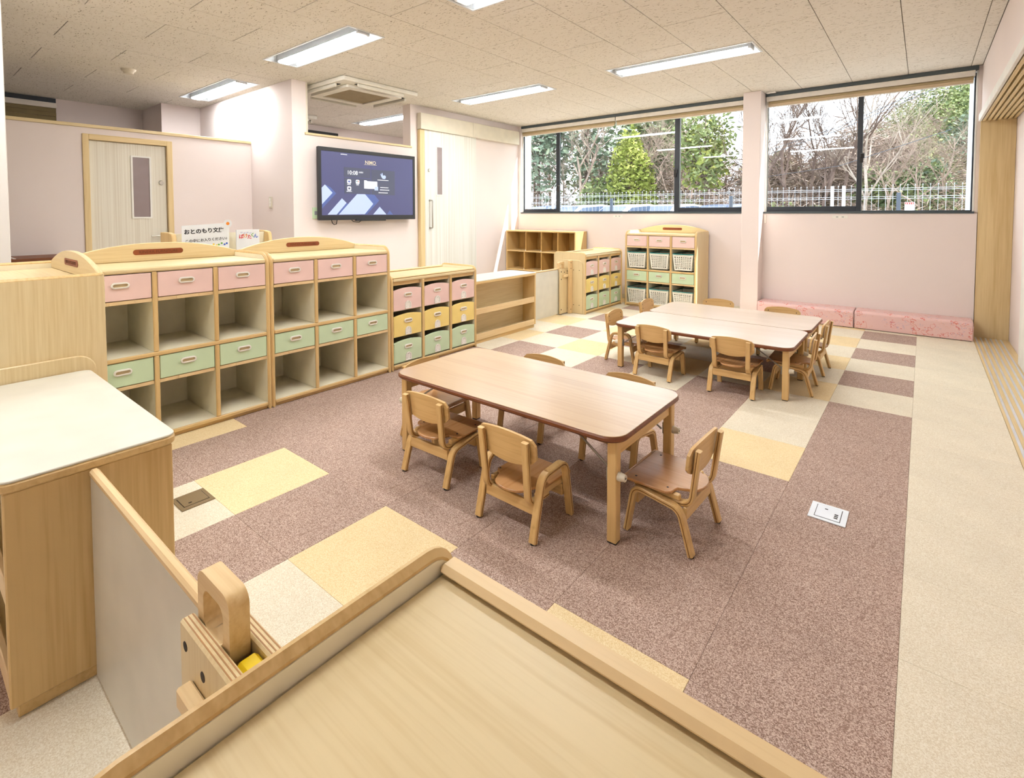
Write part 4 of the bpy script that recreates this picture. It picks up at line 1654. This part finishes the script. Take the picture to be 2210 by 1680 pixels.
for u0, u1, v0, v1, inner in ((.251, .290, .424, .489, ('tv_mid',)), (.339, .377, .424, .489, ('tv_red', 'teal')), (.251, .290, .536, .602, ('tv_panel',))):
    flat('icon', rr_uv(u0, u1, v0, v1, .016), 'tv_white', 3)
    du = (u1 - u0)
    if len(inner) == 1:
        flat('icon_mark', [(u0 + du * .22, v0 + .018), (u1 - du * .22, v0 + .018), (u1 - du * .22, v1 - .018), (u0 + du * .22, v1 - .018)], inner[0], 4)
    else:
        flat('icon_mark', [(u0 + du * .16, v0 + .016), (u0 + du * .46, v0 + .016), (u0 + du * .46, v0 + .036), (u0 + du * .16, v0 + .036)], inner[1], 4)
        flat('icon_mark', [(u0 + du * .54, v0 + .016), (u0 + du * .84, v0 + .016), (u0 + du * .84, v0 + .036), (u0 + du * .54, v0 + .036)], inner[0], 4)
flat('folder', [(.427, .424), (.452, .424), (.462, .437), (.571, .437), (.571, .559), (.427, .559)], 'tv_white', 3)
flat('folder_tab', [(.54, .52), (.58, .52), (.58, .583), (.54, .583)], 'tv_pale', 4)
# small pointing-hand picture
flat('hand_picture', [(.622, .285), (.632, .283), (.636, .325), (.66, .318), (.672, .345), (.662, .382), (.634, .382), (.618, .348), (.608, .30), (.614, .296), (.626, .328)], 'tv_pale', 3)
for body, size, u, v, mt in (('NIMO', 0.056, .498, .128, 'tv_grey'), ('10:08', 0.062, .305, .315, 'tv_white'), ('水曜日', 0.020, .394, .300, 'tv_white')):
    o = put('lettering', text_mesh(body, size, mt, 0.0002, offset=0.0006 if body == 'NIMO' else 0), scr, (0.1006, *S(u, v)))
    o.rotation_euler = FACE_X
flat('underline', [(.430, .160), (.567, .158), (.567, .163), (.430, .165)], 'tv_grey', 3)
for u0, u1, v in ((.252, .288, .503), (.344, .372, .505), (.243, .300, .616), (.575, .701, .405), (.605, .70, .531), (.602, .711, .571), (.585, .693, .62), (.19, .256, .03), (.437, .50, .47), (.437, .47, .50), (.48, .53, .535)):
    # lines of print too small to read
    n_ = max(3, int((u1 - u0) / .010))
    mm = MB().mat('tv_grey' if u0 in (.437, .48) else 'tv_white')
    for q in range(n_):
        a = u0 + (u1 - u0) * q / n_
        x = 0.0993 + 4.5 * 0.0003
        mm.prism([S(a, v - .006), S(a + (u1 - u0) / n_ * .66, v - .006), S(a + (u1 - u0) / n_ * .66, v + .006), S(a, v + .006)], 'yz', x, x + .0002)
    mm.build('fine_print', parent=scr, smooth=False)
cbm = MB().mat('black_rubber')
cbm.tube([(0.03, -0.46, 0.02), (0.035, -0.45, -0.03), (0.04, -0.43, -0.05), (0.035, -0.40, -0.045), (0.03, -0.385, 0.02)], 0.004, 6)
cbm.tube([(0.03, -0.22, 0.01), (0.035, -0.19, -0.02), (0.04, -0.12, -0.028), (0.03, -0.05, 0.01)], 0.004, 6)
cbm.build('cable', parent=tv)

# outlet box and switch on the walls
t = thing('wall_outlet', 'pale green outlet plate beside the lower left corner of the screen', 'outlet', (XT, -3.135, 1.155))
MB().mat('green_front').box(0.0, 0.012, -0.035, 0.035, -0.06, 0.06, 0.003).build('plate', parent=t, smooth=False)
MB().mat('outlet_grey').box(0.012, 0.013, -0.015, 0.015, -0.02, 0.02).build('socket', parent=t, smooth=False)
t = thing('light_switch', 'cream three-rocker switch plate on the return wall', 'light switch', (-5.41, -3.37, 1.27))
MB().mat('plate_cream').box(-0.035, 0.035, -0.009, 0.0, -0.06, 0.06, 0.003).build('plate', parent=t, smooth=False)
for k in range(3):
    MB().mat('white_plastic').box(-0.018, 0.018, -0.013, -0.009, -0.045 + k * 0.031, -0.018 + k * 0.031, 0.002).build('rocker', parent=t, smooth=False)
for x, lb in ((-3.22, 'tiny white label on the wall below the long window'), (-0.66, 'tiny white label on the wall below the right window')):
    t = thing('wall_label', lb, 'label', (x, 0.319, 1.11))
    MB().mat('white_plastic').box(-0.07, 0.07, -0.003, 0, -0.016, 0.016, 0.001).build('card', parent=t, smooth=False)
    m = MB().mat('outlet_grey')
    for q in (-0.03, -0.02, 0.02, 0.03):
        m.box(q - 0.004, q + 0.004, -0.0034, -0.003, -0.005, 0.005)
    m.build('print', parent=t, smooth=False)

# ---- floor outlets
t = thing('floor_outlet', 'bronze floor outlet lid set in the beige carpet by the low cabinet', 'floor outlet', (-2.238, -5.261, 0.0))
MB().mat('outlet_brown').box(-0.062, 0.062, -0.060, 0.060, 0.0002, 0.004, 0.0012).build('frame', parent=t, smooth=False)
MB().mat('outlet_brown').box(-0.040, 0.040, -0.044, 0.044, 0.0042, 0.0056, 0.001).build('lid', parent=t, smooth=False)
MB().mat('hole').ring([(-0.042, -0.046), (0.042, -0.046), (0.042, 0.046), (-0.042, 0.046)], [(-0.040, -0.044), (0.040, -0.044), (0.040, 0.044), (-0.040, 0.044)], 'xy', 0.0040, 0.0044).build('gap', parent=t, smooth=False)
MB().mat('hole').prism(rrect(0.022, -0.018, 0.008, 0.013, 0.0035, 3), 'xy', 0.0055, 0.0059).build('finger_hole', parent=t)
t = thing('floor_outlet', 'white floor outlet lid set in the brown carpet near the right edge', 'floor outlet', (-0.233, -3.773, 0.0))
MB().mat('outlet_white').box(-0.061, 0.061, -0.064, 0.064, 0.0002, 0.004, 0.0012).build('frame', parent=t, smooth=False)
MB().mat('outlet_white').box(-0.040, 0.040, -0.046, 0.046, 0.0042, 0.0054, 0.001).build('lid', parent=t, smooth=False)
MB().mat('hole').ring([(-0.042, -0.048), (0.042, -0.048), (0.042, 0.048), (-0.042, 0.048)], [(-0.040, -0.046), (0.040, -0.046), (0.040, 0.046), (-0.040, 0.046)], 'xy', 0.0040, 0.0043).build('gap', parent=t, smooth=False)
m = MB().mat('hole')
for k in range(3):
    m.box(0.020, 0.032, -0.030 + k * 0.013, -0.022 + k * 0.013, 0.0053, 0.0057)
m.box(-0.014, -0.004, 0.020, 0.026, 0.0053, 0.0057)
m.build('socket', parent=t, smooth=False)

# ---- book corner behind the tall shelves
bk = thing('book_rack', 'wooden book rack with cream back behind the tall drawer shelves', 'book rack', (-4.15, -4.37, 0))
for yy in (-0.355, 0.325):
    MB().mat('edge_z').prism([(-0.17, 0.0), (0.14, 0.0), (0.14, 0.55), (0.06, 0.99), (0.05, 1.005), (-0.02, 1.015), (-0.17, 1.015)], 'xz', yy, yy + 0.03, 0.004).build('side_panel', parent=bk)
MB().mat('cream').box(-0.02, -0.005, -0.3245, 0.3245, 0.0, 1.005).build('back_panel', parent=bk, smooth=False)
for zz in (0.55, 0.80):
    MB().mat('edge_y').box(-0.0045, 0.10, -0.3245, 0.3245, zz, zz + 0.02, 0.002).build('ledge', parent=bk, smooth=False)
sg = thing('library_sign', 'white library sign card with bold black lettering standing on the book rack', 'sign', (-4.06, -4.515, 0.80 + 0.0205), R(0))
sg.rotation_euler = (0, R(0), R(-2))
MB().mat('sign_white').prism([(-0.155, 0.001), (0.155, 0.001), (0.16, 0.262), (-0.155, 0.244)], 'yz', -0.004, 0.0).build('card', parent=sg, smooth=False)
for body, size, zz, yy in (('おとのもり文庫', 0.038, 0.203, -0.010), ('この中にお入りください♪', 0.0245, 0.138, 0.004)):
    o = put('lettering', text_mesh(body, size, 'ink_black', 0.0003, offset=0.0012 if size > .03 else .0005), sg, (0.0005, yy, zz))
    o.rotation_euler = (R(90), 0, R(90))
    o.rotation_euler.rotate_axis('Z', R(3))
dz = MB().mat('sign_white')
for k in range(14):
    a = 2 * math.pi * k / 14
    dz.prism([(0.150 + 0.010 * math.cos(a - .25), 0.256 + 0.010 * math.sin(a - .25)), (0.150 + 0.030 * math.cos(a - .17), 0.256 + 0.030 * math.sin(a - .17)),
              (0.150 + 0.030 * math.cos(a + .17), 0.256 + 0.030 * math.sin(a + .17)), (0.150 + 0.010 * math.cos(a + .25), 0.256 + 0.010 * math.sin(a + .25))], 'yz', 0.0004, 0.0016)
dz.mat('ink_orange').cyl((0.0004, 0.150, 0.256), (0.0026, 0.150, 0.256), 0.012, n=14)
dz.build('daisy', parent=sg, smooth=False)
fl = MB()
for q, (yy, zz, cc) in enumerate(((0.05, 0.104, 'ink_yellow'), (0.085, 0.100, 'ink_green'), (0.105, 0.110, 'ink_green'), (0.125, 0.100, 'ink_blue'), (0.14, 0.108, 'ink_blue'), (0.07, 0.096, 'ink_yellow'))):
    fl.mat(cc).cyl((0.0003, yy, zz), (0.0012, yy, zz), 0.007, n=8)
fl.build('flower_print', parent=sg, smooth=False)
bo = thing('picture_book', 'white picture book with colourful title standing beside the library sign', 'book', (-4.06, -4.215, 0.80 + 0.0205))
MB().mat('sign_white').box(-0.012, 0.0, -0.087, 0.087, 0.0005, 0.206, 0.0015).build('cover', parent=bo, smooth=False)
for ch, mt, yy, zz, rr in (('ば', 'ink_red', -0.052, 0.152, 0), ('け', 'ink_orange', -0.020, 0.157, 5), ('た', 'ink_red', 0.010, 0.148, 8), ('く', 'ink_green', 0.034, 0.162, 0), ('ん', 'ink_blue', 0.058, 0.154, 4)):
    o = put('lettering', text_mesh(ch, 0.036, mt, 0.0003, offset=0.0008), bo, (0.0005, yy, zz))
    o.rotation_euler = FACE_X
for yy, zz in ((-0.048, 0.184), (-0.026, 0.180), (-0.004, 0.183), (0.018, 0.179)):
    o = put('lettering', text_mesh('ばけ', 0.0085, 'ink_blue', 0.0002), bo, (0.0005, yy, zz))
    o.rotation_euler = FACE_X

# dark wooden cabinet by the partition at the far left
t = thing('brown_cabinet', 'dark brown low cabinet by the partition at the far left', 'cabinet', (-5.60, -5.30, 0))
MB().mat('brown_wood').box(-0.20, 0.20, -0.26, 0.26, 0.03, 0.78, 0.003).build('body', parent=t, smooth=False)
MB().mat('brown_wood').box(-0.215, 0.215, -0.27, 0.27, 0.7805, 0.802, 0.004).build('top', parent=t, smooth=False)
MB().mat('white_plastic').box(-0.20, 0.20, -0.075, -0.06, 0.8022, 0.805).build('strip', parent=t, smooth=False)
MB().mat('black_rubber').box(-0.19, 0.19, -0.25, 0.25, 0.0, 0.0295).build('plinth', parent=t, smooth=False)
# dark track of the far room's window, seen through the opening above the screen
t = thing('curtain_track', 'black curtain track on the far wall beyond the opening above the screen', 'track', (-7.24, -1.75, 2.385))
MB().mat('black_rubber').box(0.0, 0.05, -0.40, 0.34, -0.022, 0.022, 0.003).build('rail', parent=t, smooth=False)
MB().mat('black_rubber').box(-0.008, 0.0, -0.30, 0.30, -0.03, 0.03).build('bracket', parent=t, smooth=False)

# ================================================================== OUTDOORS
rnd = random.Random(7)
g = MB().mat('asphalt').box(-60, 40, 0.62, 17, -0.3, -0.02)
struct(g.build('ground_parking', smooth=False))
g = MB().mat('grass').box(-90, 60, 17, 95, -0.3, 0.03)
struct(g.build('ground_grass', smooth=False))

# hillside behind the right window


def hill_h(x, y):
    a = max(0.0, min(1.0, (y - 20) / 26.0))
    b = max(0.0, min(1.0, (x + 11) / 17.0))
    return 12.2 * a ** 0.9 * (b * b * (3 - 2 * b)) + 0.02


hm = MB().mat('grass')
nx, ny = 26, 22
vs = []
for j in range(ny + 1):
    for i in range(nx + 1):
        x, y = -14 + 44 * i / nx, 19 + 45 * j / ny
        vs.append((x, y, hill_h(x, y) + 0.25 * math.sin(x * 1.3) * math.cos(y * .8)))
fs = [(j * (nx + 1) + i, j * (nx + 1) + i + 1, (j + 1) * (nx + 1) + i + 1, (j + 1) * (nx + 1) + i) for j in range(ny) for i in range(nx)]
hm.add(vs, fs)
struct(hm.build('ground_hill', recalc=False))


def leaf_cloud(m, c, rx, ry, rz, n, size, taper=0.0, rs=rnd, thin=0.5):
    """a crown: many small leaf sprays in random directions inside a lumpy ellipsoid"""
    vs, fs = [], []
    lumps = [(rs.uniform(0, 6.28), rs.uniform(0, 6.28), rs.uniform(0.7, 1.1)) for _ in range(5)]
    for _ in range(n):
        while True:
            d = Vector((rs.gauss(0, 1), rs.gauss(0, 1), rs.gauss(0, 1)))
            if d.length > 1e-3:
                break
        d.normalize()
        r = rs.random() ** 0.38
        k = 1.0
        for a, b, s_ in lumps:
            k += 0.10 * s_ * math.sin(3 * math.atan2(d.y, d.x) + a) * math.cos(2.5 * d.z + b)
        p = Vector((d.x * rx, d.y * ry, d.z * rz)) * r * k
        if taper:
            f = 1 - taper * (p.z / rz * 0.5 + 0.5)
            p.x *= f
            p.y *= f
        p += Vector(c)
        u = Vector((rs.uniform(-1, 1), rs.uniform(-1, 1), rs.uniform(-.6, .6))).normalized()
        w = u.orthogonal().normalized()
        w = (w * math.cos(rs.uniform(0, 6)) + u.cross(w) * math.sin(rs.uniform(0, 6))).normalized()
        s_ = size * rs.uniform(0.6, 1.3)
        o = len(vs)
        vs += [p - u * s_, p + w * s_ * thin, p + u * s_, p - w * s_ * thin]
        fs.append((o, o + 1, o + 2, o + 3))
    m.add(vs, fs)


def branch(m, p, d, length, r, depth, rs, spread, up):
    n = 4
    path, rad = [Vector(p)], [r]
    dd = Vector(d).normalized()
    for k in range(n):
        dd = (dd + Vector((rs.uniform(-1, 1), rs.uniform(-1, 1), rs.uniform(-.5, 1) * up)) * 0.16).normalized()
        path.append(path[-1] + dd * length / n)
        rad.append(r * (1 - 0.5 * (k + 1) / n))
    m.tube(path, rad, 4 if depth > 1 else 3, caps=False)
    if depth == 0:
        return
    kids = 4 if depth > 1 else 4
    for k in range(kids):
        t = rs.uniform(0.35, 1.0)
        i = min(n - 1, int(t * n))
        q = path[i].lerp(path[i + 1], t * n - i if t < 1 else 1)
        side = Vector((rs.uniform(-1, 1), rs.uniform(-1, 1), rs.uniform(-.1, .7))).normalized()
        branch(m, q, dd * (1 - spread) + side * spread, length * rs.uniform(0.50, 0.72), r * 0.48, depth - 1, rs, spread, up)


def bare_tree(x, y, h, label, mat='bark', seed=1, spread=0.5, r=0.09, depth=4, lean=0.0):
    rs = random.Random(seed)
    t = thing('bare_tree', label, 'tree', (x, y, -0.02), 0, 'bare trees beyond the fence')
    m = MB().mat(mat)
    branch(m, (0, 0, 0), (lean, 0, 1), h * 0.52, r, depth, rs, spread, 0.8)
    m.build('branches', parent=t, smooth=False, recalc=False)
    tr_ = MB().mat(mat)
    tr_.tube([(0, 0, -0.1), (lean * 0.1, 0, 0.25), (lean * .2, 0, 0.5)], [r * 1.35, r * 1.1, r * .9], 7, caps=False)
    tr_.build('trunk_base', parent=t, recalc=False)
    return t


def leafy_tree(x, y, z, h, w, label, mat, n=1500, size=0.2, taper=0.0, seed=1, group='leafy trees beyond the fence', trunk=True, low=0.25):
    rs = random.Random(seed)
    t = thing('leafy_tree', label, 'tree', (x, y, z), 0, group)
    m = MB().mat(mat)
    if mat == 'twigs':                    # long thin twigs instead of leaves
        leaf_cloud(m, (0, 0, h * (low + (1 - low) / 2)), w / 2, w / 2, h * (1 - low) / 2, int(n * 1.4), size * 2.6, taper, rs, 0.055)
    else:
        leaf_cloud(m, (0, 0, h * (low + (1 - low) / 2)), w / 2, w / 2, h * (1 - low) / 2, n, size, taper, rs)
    m.build('foliage', parent=t, smooth=False, recalc=False)
    if trunk:
        k = MB().mat('bark_dark')
        k.tube([(0, 0, -0.1), (rs.uniform(-.1, .1), 0, h * 0.4), (rs.uniform(-.2, .2), 0, h * 0.75)], [0.14, 0.1, 0.04], 6, caps=False)
        for q in range(5):
            z0 = h * rs.uniform(0.3, 0.6)
            a = rs.uniform(0, 6.28)
            k.tube([(0, 0, z0), (math.cos(a) * w * .2, math.sin(a) * w * .2, z0 + h * .12), (math.cos(a) * w * .34, math.sin(a) * w * .34, z0 + h * .26)], [0.06, 0.04, 0.015], 4, caps=False)
        k.build('trunk', parent=t, recalc=False)
    return t


# left window, from left to right
leafy_tree(-17.6, 18.5, 0, 8.6, 4.2, 'grey-green evergreen at the left edge of the long window', 'leaf_blue', 1500, 0.20, 0.2, 11)
leafy_tree(-15.6, 20.5, 0, 10.0, 4.6, 'ivy-covered evergreen beside the first window mullion', 'leaf_blue', 1500, 0.22, 0.1, 12)
leafy_tree(-13.8, 25.0, 0, 9.8, 5.5, 'tall dark evergreen at the back behind the bare trunks', 'leaf_dark', 1500, 0.24, 0.2, 13)
leafy_tree(-11.1, 17.0, 0, 5.3, 3.0, 'bright yellow-green cone-shaped shrub tree in the middle of the long window', 'leaf_bright', 3400, 0.115, 0.5, 14, low=0.06)
leafy_tree(-12.9, 17.4, 0, 3.0, 2.8, 'rounded dark shrub left of the bright cone tree', 'leaf_mid', 1100, 0.15, 0.1, 15, low=0.05)
leafy_tree(-15.0, 30.0, 0, 9.5, 8.0, 'broad pale tree behind the bright cone tree', 'leaf_mid', 1300, 0.28, 0.2, 16)
leafy_tree(-7.75, 17.6, 0, 6.3, 3.0, 'spreading mid-green tree right of the second window mullion', 'leaf_mid', 1500, 0.13, 0.1, 17, low=0.34)
leafy_tree(-7.9, 17.9, 1.6, 3.6, 2.4, 'yellow-green lower boughs beside the spreading tree', 'leaf_bright', 600, 0.16, 0.0, 18, trunk=False, low=0.1)
leafy_tree(-6.9, 27.0, 0, 4.6, 4.6, 'low far tree next to the pilaster', 'leaf_mid', 900, 0.22, 0.1, 19)
bare_tree(-14.3, 18.0, 8.2, 'pale bare tree with two trunks right of the first mullion', 'twigs', 21, 0.5, 0.10, 5)
bare_tree(-13.5, 18.6, 7.2, 'pale bare tree leaning right behind the parked cars', 'twigs', 22, 0.55, 0.08, 5, 0.35)
bare_tree(-10.3, 20.0, 8.2, 'straight pale bare tree right of the bright cone tree', 'twigs', 23, 0.5, 0.10, 5)
bare_tree(-9.2, 19.0, 6.4, 'fine-twigged bare tree left of the spreading green tree', 'twigs', 24, 0.55, 0.07, 5)
bare_tree(-16.6, 19.5, 7.8, 'grey bare tree at the far left of the long window', 'twigs', 25, 0.55, 0.08, 5)
bare_tree(-6.2, 20.0, 5.2, 'low bare tree just left of the pilaster', 'twigs', 26, 0.6, 0.07, 5)
# right window
for k, (x, y, h, lb, mt) in enumerate(((-4.75, 18.0, 6.6, 'dark bare tree nearest the pilaster in the right window', 'bark_dark'), (-4.25, 17.5, 7.2, 'second dark bare tree from the pilaster', 'bark_dark'),
                                      (-3.75, 19.0, 7.2, 'dark bare tree with forked trunk left of the right window mullion', 'bark_dark'), (-3.25, 18.0, 6.6, 'slim dark bare tree in the middle of the left pane', 'bark_dark'),
                                      (-2.65, 18.6, 7.8, 'tall bare tree leaning left beside the right window mullion', 'bark_dark'), (-1.75, 17.8, 7.6, 'tall bare tree just right of the right window mullion', 'bark'),
                                      (-1.25, 19.2, 5.4, 'brushy bare tree in front of the hill', 'twigs'), (-0.1, 20.0, 5.2, 'grey bare tree at the foot of the hill', 'twigs'), (0.9, 21.0, 5.4, 'grey bare tree beside the utility pole', 'twigs'))):
    bare_tree(x, y, h, lb, mt, 31 + k, 0.42 if k < 6 else 0.6, 0.10 if k < 6 else 0.075, 5)
# trees and scrub on the hillside
hr = random.Random(5)
kinds = [('leaf_mid', 'mid-green tree on the hillside'), ('leaf_blue', 'blue-green pine on the hillside'), ('twigs', 'grey leafless scrub on the hillside'), ('leaf_dark', 'dark evergreen on the hillside')]
for k in range(110):
    y = hr.uniform(22, 46)
    x = hr.uniform(-9.5, 4.5) * (y + 6) / 40
    z = hill_h(x, y)
    q = (2, 0, 2, 1, 2, 3, 0)[k % 7] if y < 36 else (0, 1, 3, 1, 0, 2)[k % 6]
    h = hr.uniform(2.2, 3.8) * (0.8 if q == 2 else 1)
    leafy_tree(x, y, z - 0.2, h, h * hr.uniform(0.8, 1.15), kinds[q][1], kinds[q][0], 600, 0.115, 0.35 if q == 1 else 0.1, 100 + k, 'trees on the hillside ' + kinds[q][0], trunk=False, low=0.0)
# scrub behind the fence
for k in range(26):
    x = -19 + k * 0.84 + hr.uniform(-.3, .3)
    y = hr.uniform(16.5, 24)
    q = (2, 2, 0, 2, 3)[k % 5]
    leafy_tree(x, y, -0.05, hr.uniform(1.4, 2.5), hr.uniform(1.8, 2.8), {2: 'brown leafless thicket behind the fence', 0: 'pale green thicket behind the fence', 3: 'dark green thicket behind the fence'}[q], kinds[q][0], 600, 0.10, 0, 300 + k, 'thickets behind the fence ' + kinds[q][0], trunk=False, low=0.0)

# deeper wood behind the long window
for k in range(15):
    x = -27.5 + k * 1.18 + hr.uniform(-.4, .4)
    y = hr.uniform(24, 29)
    q = (2, 0, 2, 3, 2)[k % 5]
    h = 8.6 - 0.16 * k + hr.uniform(-.6, .6)
    leafy_tree(x, y, -0.05, h, hr.uniform(3.0, 4.4), {2: 'tall leafless tree in the wood behind the parking', 0: 'pale green tree in the wood behind the parking', 3: 'dark green tree in the wood behind the parking'}[q], kinds[q][0], 1000, 0.15, 0.15, 500 + k, 'trees in the wood behind the parking ' + kinds[q][0], low=0.08)
# grey leafless wood behind the right window
for k in range(16):
    x = -10.5 + k * 0.62 + hr.uniform(-.3, .3)
    y = hr.uniform(21, 27)
    h = hr.uniform(3.4, 5.2)
    leafy_tree(x, y, hill_h(x, y) - 0.1, h, hr.uniform(2.2, 3.2), 'grey leafless tree at the foot of the hill', 'twigs', 700, 0.15, 0.2, 540 + k, 'leafless trees at the foot of the hill', low=0.05)

# ---- wire fence
f = thing('wire_fence', 'grey welded-wire fence with dark posts outside the windows', 'fence', (0, 5.0, 0))
for x in (-8.4, -5.78, -3.06, -0.32, 2.4):
    MB().mat('post_dark').box(x - 0.03, x + 0.03, -0.03, 0.03, -0.02, 1.50, 0.004).build('post', parent=f, smooth=False)
m = MB().mat('concrete')
n = 128
for k in range(n):
    x = -9.6 + k * 0.1
    m.add([(x - .0032, -.0032, 0.0), (x + .0032, -.0032, 0.0), (x, .0045, 0.0), (x - .0032, -.0032, 1.63), (x + .0032, -.0032, 1.63), (x, .0045, 1.63)], [(0, 1, 4, 3), (1, 2, 5, 4), (2, 0, 3, 5)])
    m.box(x - .009, x + .009, -0.02, 0.004, 1.40, 1.418)
    m.box(x - .008, x + .008, -0.012, 0.004, 1.625, 1.641)
for z in (0.4, 0.8, 1.19, 1.40, 1.435, 1.545, 1.575):
    m.box(-9.6, 3.2, -0.004, 0.004, z - .004, z + .004)
o = m.build('wire_mesh', parent=f, smooth=False, recalc=False)
o['kind'] = 'stuff'
t = thing('fence_sign', 'small white sign with a red band hanging on the fence', 'sign', (-0.17, 4.96, 1.19))
MB().mat('outdoor_white').box(-0.065, 0.065, -0.006, 0.0, 0.0, 0.145).build('board', parent=t, smooth=False)
m = MB().mat('ink_red').box(-0.06, 0.06, -0.0075, -0.006, 0.105, 0.14)
m.mat('outdoor_white')
for q in (-0.042, -0.014, 0.014, 0.042):
    m.box(q - 0.007, q + 0.007, -0.0082, -0.0075, 0.113, 0.131)
m.build('red_band', parent=t, smooth=False)
for x, lb in ((-1.83, 'white utility post with a meter box, left of two behind the fence'), (-1.58, 'white utility post with a meter box, right of two behind the fence')):
    t = thing('utility_post', lb, 'post', (x, 9.5, 0))
    MB().mat('outdoor_white').box(-0.035, 0.035, -0.03, 0.03, -0.02, 1.84, 0.006).build('post', parent=t, smooth=False)
    MB().mat('outdoor_white').box(-0.085, 0.085, -0.08, -0.031, 1.08, 1.24, 0.006).build('box', parent=t, smooth=False)
    MB().mat('outlet_grey').cyl((0, -0.081, 1.18), (0, -0.085, 1.18), 0.03, n=12).build('dial', parent=t)
t = thing('street_light', 'white lamp post with two heads behind the cars', 'lamp post', (-9.9, 8.6, 0))
MB().mat('outdoor_white').cyl((0, 0, -0.02), (0, 0, 1.95), 0.04, 0.03, 10).build('post', parent=t)
m = MB().mat('outdoor_white')
for sx in (-1, 1):
    m.cyl((0, 0, 1.93), (sx * 0.16, 0, 1.98), 0.018, n=8)
    m.box(sx * 0.10, sx * 0.22, -0.05, 0.05, 1.96, 2.0, 0.01)
m.build('lamp_head', parent=t)
# utility pole with cross-arms and cables
t = thing('utility_pole', 'tall concrete utility pole at the right edge of the window', 'pole', (0.90, 10.3, 0))
MB().mat('concrete').cyl((0, 0, -0.02), (0.0, 0, 6.4), 0.12, 0.095, 14).build('shaft', parent=t)
for z in (4.35,):
    MB().mat('outlet_grey').box(-0.55, 0.2, -0.14, -0.11, z, z + 0.05).build('cross_arm', parent=t, smooth=False)
MB().mat('outdoor_white').cyl((0.16, -0.02, 0.0), (0.15, -0.02, 3.6), 0.03, n=8).build('conduit', parent=t)
m = MB().mat('post_dark')
for q in range(4):
    m.cyl((-0.5 + q * 0.16, -0.2, 4.40), (-0.5 + q * 0.16 - 0.22, -0.2, 4.26), 0.022, n=8)
m.build('insulator', parent=t)
m = MB().mat('post_dark')
for z0, z1 in ((4.4, 3.5), (4.3, 3.3), (3.15, 2.6)):
    m.tube([(-0.4, -0.12, z0), (-3.0, 3.0, z0 - 0.5), (-8, 9, z1)], 0.008, 4)
m.build('cable', parent=t, recalc=False)

# white wing wall outside the left jamb
wg = MB().mat('outdoor_white').prism([(0.52, -0.02), (2.05, -0.02), (2.0, 1.55), (1.2, 2.35), (0.52, 2.6)], 'yz', -6.2, -6.08)
tag(wg.build('wing_wall', smooth=False), 'white sloping wing wall outside the left end of the window', 'wall')

# ---- parked cars


def make_car(paint, label, loc, rz):
    t = thing('parked_car', label, 'car', loc, rz, 'cars parked behind the fence')
    prof = [(-2.1, 0.35), (2.1, 0.35), (2.12, 0.75), (1.98, 0.93), (1.05, 1.02), (0.45, 1.44), (-0.55, 1.52), (-1.45, 1.42), (-2.0, 1.02), (-2.12, 0.8)]
    MB().mat(paint).prism(prof, 'yz', -0.82, 0.82, 0.07).build('body', parent=t)
    gl = [(0.92, 1.04), (0.42, 1.385), (-0.5, 1.45), (-1.3, 1.37), (-1.72, 1.06)]
    for sx in (-1, 1):
        a, c = sorted((sx * 0.817, sx * 0.826))
        MB().mat('car_window').prism(gl, 'yz', a, c).build('side_window', parent=t, smooth=False)
        for yy in (-1.3, 1.3):
            a2, c2 = (sx * 0.66, sx * 0.85)
            MB().mat('tyre').cyl((a2, yy, 0.31), (c2, yy, 0.31), 0.31, n=18).build('wheel', parent=t)
    MB().mat('car_window').add([(-0.70, 1.02, 1.055), (0.70, 1.02, 1.055), (0.62, 0.48, 1.435), (-0.62, 0.48, 1.435), (-0.70, 1.0, 1.03), (0.70, 1.0, 1.03), (0.62, 0.46, 1.41), (-0.62, 0.46, 1.41)],
                               [(0, 1, 2, 3), (4, 5, 6, 7), (0, 1, 5, 4), (1, 2, 6, 5), (2, 3, 7, 6), (3, 0, 4, 7)]).build('windscreen', parent=t, smooth=False)
    return t


car = make_car('car_dark', 'dark blue car parked at the left end of the row', (-12.9, 12.6, -0.02), R(160))
for k, (x, y, pm, lb, a) in enumerate(((-11.0, 12.2, 'car_silver', 'silver car parked second from the left', 155), (-9.2, 12.6, 'car_white', 'white car parked in the middle of the row', 160),
                                     (-7.7, 13.2, 'car_silver', 'pale car parked just left of the second mullion', 165), (-6.0, 14.2, 'car_dark', 'dark car parked at the right end of the row', 160))):
    make_car(pm, lb, (x, y, -0.02), R(a))
